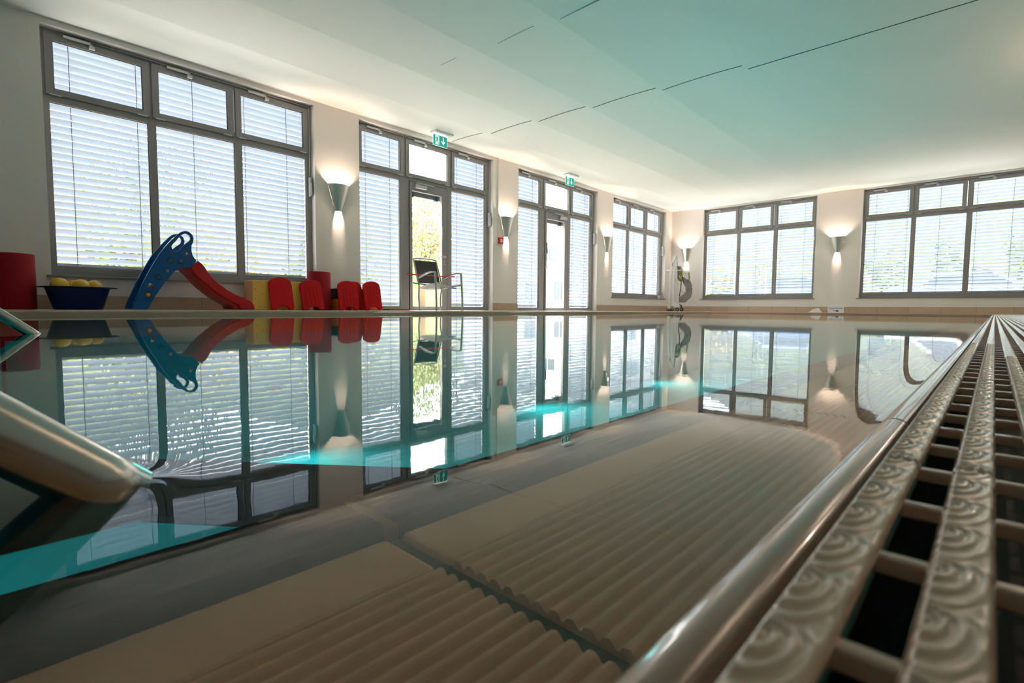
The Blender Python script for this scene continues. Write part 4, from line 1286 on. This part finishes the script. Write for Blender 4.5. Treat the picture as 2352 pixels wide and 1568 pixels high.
q = [lp(a, b, LY - .12) for a, b in seat]; m.prism([(v.x, v.z) for v in q], lambda a, b: Vector((a, LY - .16, b)), lambda a, b: Vector((a, LY - .12, b)))
m.build('sling_seat', M['greyseat'], root, bevel=0.006)
m = MB()
for a, b, w_ in ((840, 950, 7), (858, 985, 7), (815, 985, 7), (897, 880, 5), (910, 960, 5), (823, 795, 7), (705, 1165, 6)):
    c = lp(a, b, LY - .1615); m.box(c.x - w_ * .0012, c.x + w_ * .0012, LY - .1625, LY - .1605, c.z - 0.022, c.z + 0.022)
m.build('seat_slot', M['black'], root)
for pts in ([lp(725, 545, LY - .17), lp(718, 660, LY - .17)], [lp(862, 580, LY - .17), lp(868, 690, LY - .17), lp(885, 720, LY - .17)], [lp(640, 655, LY - .17), lp(668, 735, LY - .17), lp(715, 670, LY - .17)]):
    m = MB(); flatbar(m, pts, 0.011 if pts[0].z > lp(0, 600).z else 0.007, 0.006); m.build('strap', M['lime'], root)
for pts in ([lp(690, 760, LY - .16), lp(680, 950, LY - .16), lp(648, 1110, LY - .16)], [lp(712, 650, LY - .16), lp(735, 820, LY - .16)], [lp(850, 600, LY - .16), lp(858, 740, LY - .16)]):
    m = MB(); flatbar(m, pts, 0.012, 0.005); m.build('black_strap', M['black'], root)
m = MB(); m.tube(smoothline([lp(690, 980, LY - .16), lp(730, 1020, LY - .16), lp(780, 1030, LY - .16)], 6), 0.004, 6)
m.build('cable', M['black'], root)
m = MB()
for a0, b0, a1, b1 in ((508, 392, 498, 470), (495, 500, 484, 692)): flatbar(m, [lp(a0, b0, LY - .036), lp(a1, b1, LY - .04)], 0.006, 0.004)
m.build('post_slot', M['gasket'], root)

# ---------------------------------------------------------------- outside
m = MB(); m.box(-120, WX - TH, -60, 120, -0.35, -0.15); m.box(WX - TH, 60, FY + TH, 120, -0.35, -0.15)
tag(m.build('ground', M['paving']), 'pale paving and ground outside the hall', 'ground', kind='structure')
m = MB(); m.box(-35, -10.5, -20, 22, -0.155, -0.148); m.box(-20, 12, FY + 3.2, 40, -0.155, -0.148)
tag(m.build('lawn', M['lawn'], loc=(-30, 10, -0.15)), 'grass outside behind the blinds', 'lawn', kind='stuff')


def hill(pts, h, name, lab, seed):
    rn = random.Random(seed); m = MB(); N = 90; R = 14; vs = []; fs = []
    P = smoothline([(x, y, 0) for x, y in pts], 30); n_ = len(P)
    for i, q in enumerate(P):
        t = (P[min(i + 1, n_ - 1)] - P[max(i - 1, 0)]).normalized(); o_ = Vector((-t.y, t.x, 0))
        for k in range(R + 1):
            u = k / R
            hh = h * (sin(pi * 0.5 * u) ** 0.8) * (0.85 + 0.15 * sin(i * 0.21 + seed)) + (rn.uniform(-.5, .5) if 0 < k else 0)
            vs.append(q + o_ * (u * 16) + Vector((rn.uniform(-.4, .4), rn.uniform(-.4, .4), hh - 0.3)))
    for i in range(n_ - 1):
        for k in range(R):
            a = i * (R + 1) + k; fs.append((a, a + 1, a + R + 2, a + R + 1))
    m.add(vs, fs, False)
    o = m.build(name, M['woods'], loc=(pts[0][0], pts[0][1], 0), fix=False); tag(o, lab, 'hillside', kind='stuff')


M['woods'] = mat('wooded_slope', (0.11, 0.12, 0.045), 0.9, var=0.45, vscale=0.35)
hill([(-38, -40), (-42, 0), (-46, 30), (-50, 70)], 15, 'wooded_hillside', 'pale autumn wooded hillside beyond the garden', 1)
hill([(-45, 62), (-15, 50), (10, 46), (40, 50)], 17, 'wooded_hillside', 'wooded slope beyond the car park outside the end wall', 2)


def tree(x, y, h, r, leaf, lab, shrub=False, n=900):
    root = empty('shrub' if shrub else 'tree', (x, y, -0.13), lab, 'shrub' if shrub else 'tree', 'planting outside the windows')
    rn = random.Random(int(x * 10 + y * 7))
    m = MB(); m.tube([(x, y, -0.14), (x + 0.1, y, h * 0.3), (x, y + 0.1, h * 0.75)], [0.16 * h / 6, 0.11 * h / 6, 0.04], 8)
    for _ in range(6):
        a = rn.uniform(0, 2 * pi); m.tube([(x, y, h * rn.uniform(.25, .5)), (x + r * .6 * cos(a), y + r * .6 * sin(a), h * rn.uniform(.55, .85))], [0.06, 0.02], 6)
    m.build('trunk', M['trunk'], root)
    m = MB(); vs = []; fs = []
    lobes = [(rn.uniform(-.5, .5) * r, rn.uniform(-.5, .5) * r, h * rn.uniform(.05 if shrub else .35, .85), r * rn.uniform(.4, .65)) for _ in range(12)]
    for _ in range(n):
        L = rn.choice(lobes); d = Vector((rn.gauss(0, 1), rn.gauss(0, 1), rn.gauss(0, 1))).normalized() * L[3] * rn.uniform(.6, 1.0)
        c = Vector((x + L[0], y + L[1], L[2])) + d; c.z = max(c.z, 0.0)
        s = rn.uniform(.10, .22) if shrub else rn.uniform(.05, .11); a = Vector((rn.gauss(0, 1), rn.gauss(0, 1), rn.gauss(0, 1))).normalized(); b_ = a.orthogonal().normalized()
        k = len(vs); vs += [c - a * s, c + b_ * s * .5, c + a * s, c - b_ * s * .5]; fs.append((k, k + 1, k + 2, k + 3))
    m.add(vs, fs); m.build('foliage', M[leaf], root, fix=False)


tl = [(-20, -3.5, 2.6, 1.2, 'leaf0', 1), (-19, 0.8, 2.4, 1.2, 'leaf0', 1), (-20.5, 3.6, 2.7, 1.2, 'leaf3', 1), (-19.5, 6.4, 2.5, 1.2, 'leaf1', 1), (-20, 9.2, 2.9, 1.2, 'leaf0', 1), (-21, 12.2, 2.6, 1.2, 'leaf3', 1),
      (-26, 19.5, 7.5, 2.6, 'leaf3', 0), (-32, 17, 8.5, 3.4, 'leaf1', 0), (-30, 6, 8, 3.2, 'leaf0', 0), (-31, -1, 8, 3.2, 'leaf3', 0),
      (-12.5, 32, 3.0, 1.1, 'leaf1', 1), (-9.5, 31, 3.2, 1.1, 'leaf3', 1), (-6.8, 32, 2.9, 1.1, 'leaf1', 1), (-4.0, 31, 3.2, 1.1, 'leaf0', 1), (-1.3, 32, 3.4, 1.1, 'leaf2', 1), (1.0, 31, 3.6, 1.1, 'leaf0', 1)]
adj = {'leaf0': 'green', 'leaf1': 'autumn yellow', 'leaf2': 'dark green', 'leaf3': 'pale green'}
pos = ['at the far left, behind the first blind', 'behind the left pane of the first blind', 'behind the middle pane of the first blind', 'behind the right pane of the first blind', 'behind the blind left of the armchair', 'seen low through the door behind the armchair',
       'filling the door glass behind the armchair', 'taller, further back beyond the armchair door', 'far back beyond the first window', 'far back at the left end',
       'behind the left pane of the left end wall blind', 'behind the middle of the left end wall blind', 'behind the right pane of the left end wall blind', 'behind the pier of the end wall', 'behind the middle of the right end wall blind', 'behind the right edge of the right end wall blind']
for (x, y, h, r, lf, sb), ps in zip(tl, pos):
    tree(x, y, h, r, lf, '%s %s outside, %s' % (adj[lf], 'shrub' if sb else 'tree', ps), bool(sb), 6000 if not sb else 1000)

# white building beyond the third bay
root = empty('white_building', (-22, 32, -0.13), 'two-storey white building seen through the further garden door', 'building')
bm_ = Matrix.Translation((-22.0, 30.0, -0.13)) @ Matrix.Rotation(radians(20), 4, 'Z')
m = MB(); m.box(-9, 6, 0, 8, 0, 6.1, bm_); m.build('wall', M['house'], root)
m = MB(); m.box(-9.6, 6.6, -0.7, 8.6, 6.1, 6.35, bm_); m.build('roof', M['roof'], root)
m = MB(); m.box(-9.0, 6, -0.12, 0, 5.0, 5.12, bm_); m.build('cornice', M['roof'], root)
for (x0, z0, w_, h_) in ((-2.6, 3.6, 1.2, 1.0), (0.9, 3.6, 1.2, 1.0), (3.4, 3.6, 1.2, 1.0), (-6.0, 3.6, 1.2, 1.0), (-3.9, 0.8, 1.0, 1.4), (-1.6, 0.8, 1.0, 1.4), (0.9, 0.8, 1.0, 1.4), (3.4, 0.8, 1.0, 1.4), (-6.4, 0.8, 1.0, 1.4)):
    m = MB()
    for a in ((x0, x0 + .08, z0, z0 + h_), (x0 + w_ - .08, x0 + w_, z0, z0 + h_), (x0, x0 + w_, z0, z0 + .08), (x0, x0 + w_, z0 + h_ - .08, z0 + h_), (x0 + w_ / 2 - .04, x0 + w_ / 2 + .04, z0, z0 + h_)): m.box(a[0], a[1], -0.08, 0.02, a[2], a[3], bm_)
    o = m.build('window', M['winframe'], root)
    m = MB(); m.box(x0, x0 + w_, -0.03, -0.01, z0, z0 + h_, bm_); m.build('pane', M['carglass'], o)

# parked cars beyond the end wall


def car(x, y, rz, lab, paint):
    root = empty('car', (x, y, -0.13), lab, 'car')
    mt = Matrix.Translation((x, y, -0.13)) @ Matrix.Rotation(rz, 4, 'Z')
    side = [(-2.1, .35), (-2.15, .75), (-1.9, .95), (-1.2, 1.0), (-0.7, 1.42), (0.75, 1.46), (1.45, 1.02), (2.0, .92), (2.15, .6), (2.1, .32)]
    m = MB(); m.prism(side, lambda a, b: mt @ Vector((a, -.85, b)), lambda a, b: mt @ Vector((a, .85, b))); m.build('body', paint, root, bevel=0.06, seg=3)
    m = MB(); gl = [(-1.05, 1.0), (-.62, 1.36), (.68, 1.40), (1.22, 1.02)]
    m.prism(gl, lambda a, b: mt @ Vector((a, -.87, b)), lambda a, b: mt @ Vector((a, .87, b))); m.build('car_window', M['carglass'], root)
    for a in (-1.35, 1.35):
        for s in (-.82, .82):
            c = mt @ Vector((a, s, .33)); ax = mt.to_3x3() @ Vector((0, 1, 0)); m = MB(); m.cyl(c - ax * .1, c + ax * .1, .33, n=24); m.build('wheel', M['tyre'], root)
    m = MB(); m.box(2.05, 2.16, -.8, -.55, .65, .8, mt); m.box(2.05, 2.16, .55, .8, .65, .8, mt); m.build('tail_lamp', M['tail'], root)


car(-5.9, 22.0, 0.1, 'dark blue car parked behind the left end wall blind', M['carblue'])
car(-0.8, 22.5, 0.0, 'silver car parked behind the right end wall blind', M['carsilver'])

for o in bpy.data.objects:
    if '_o' in o: del o['_o']
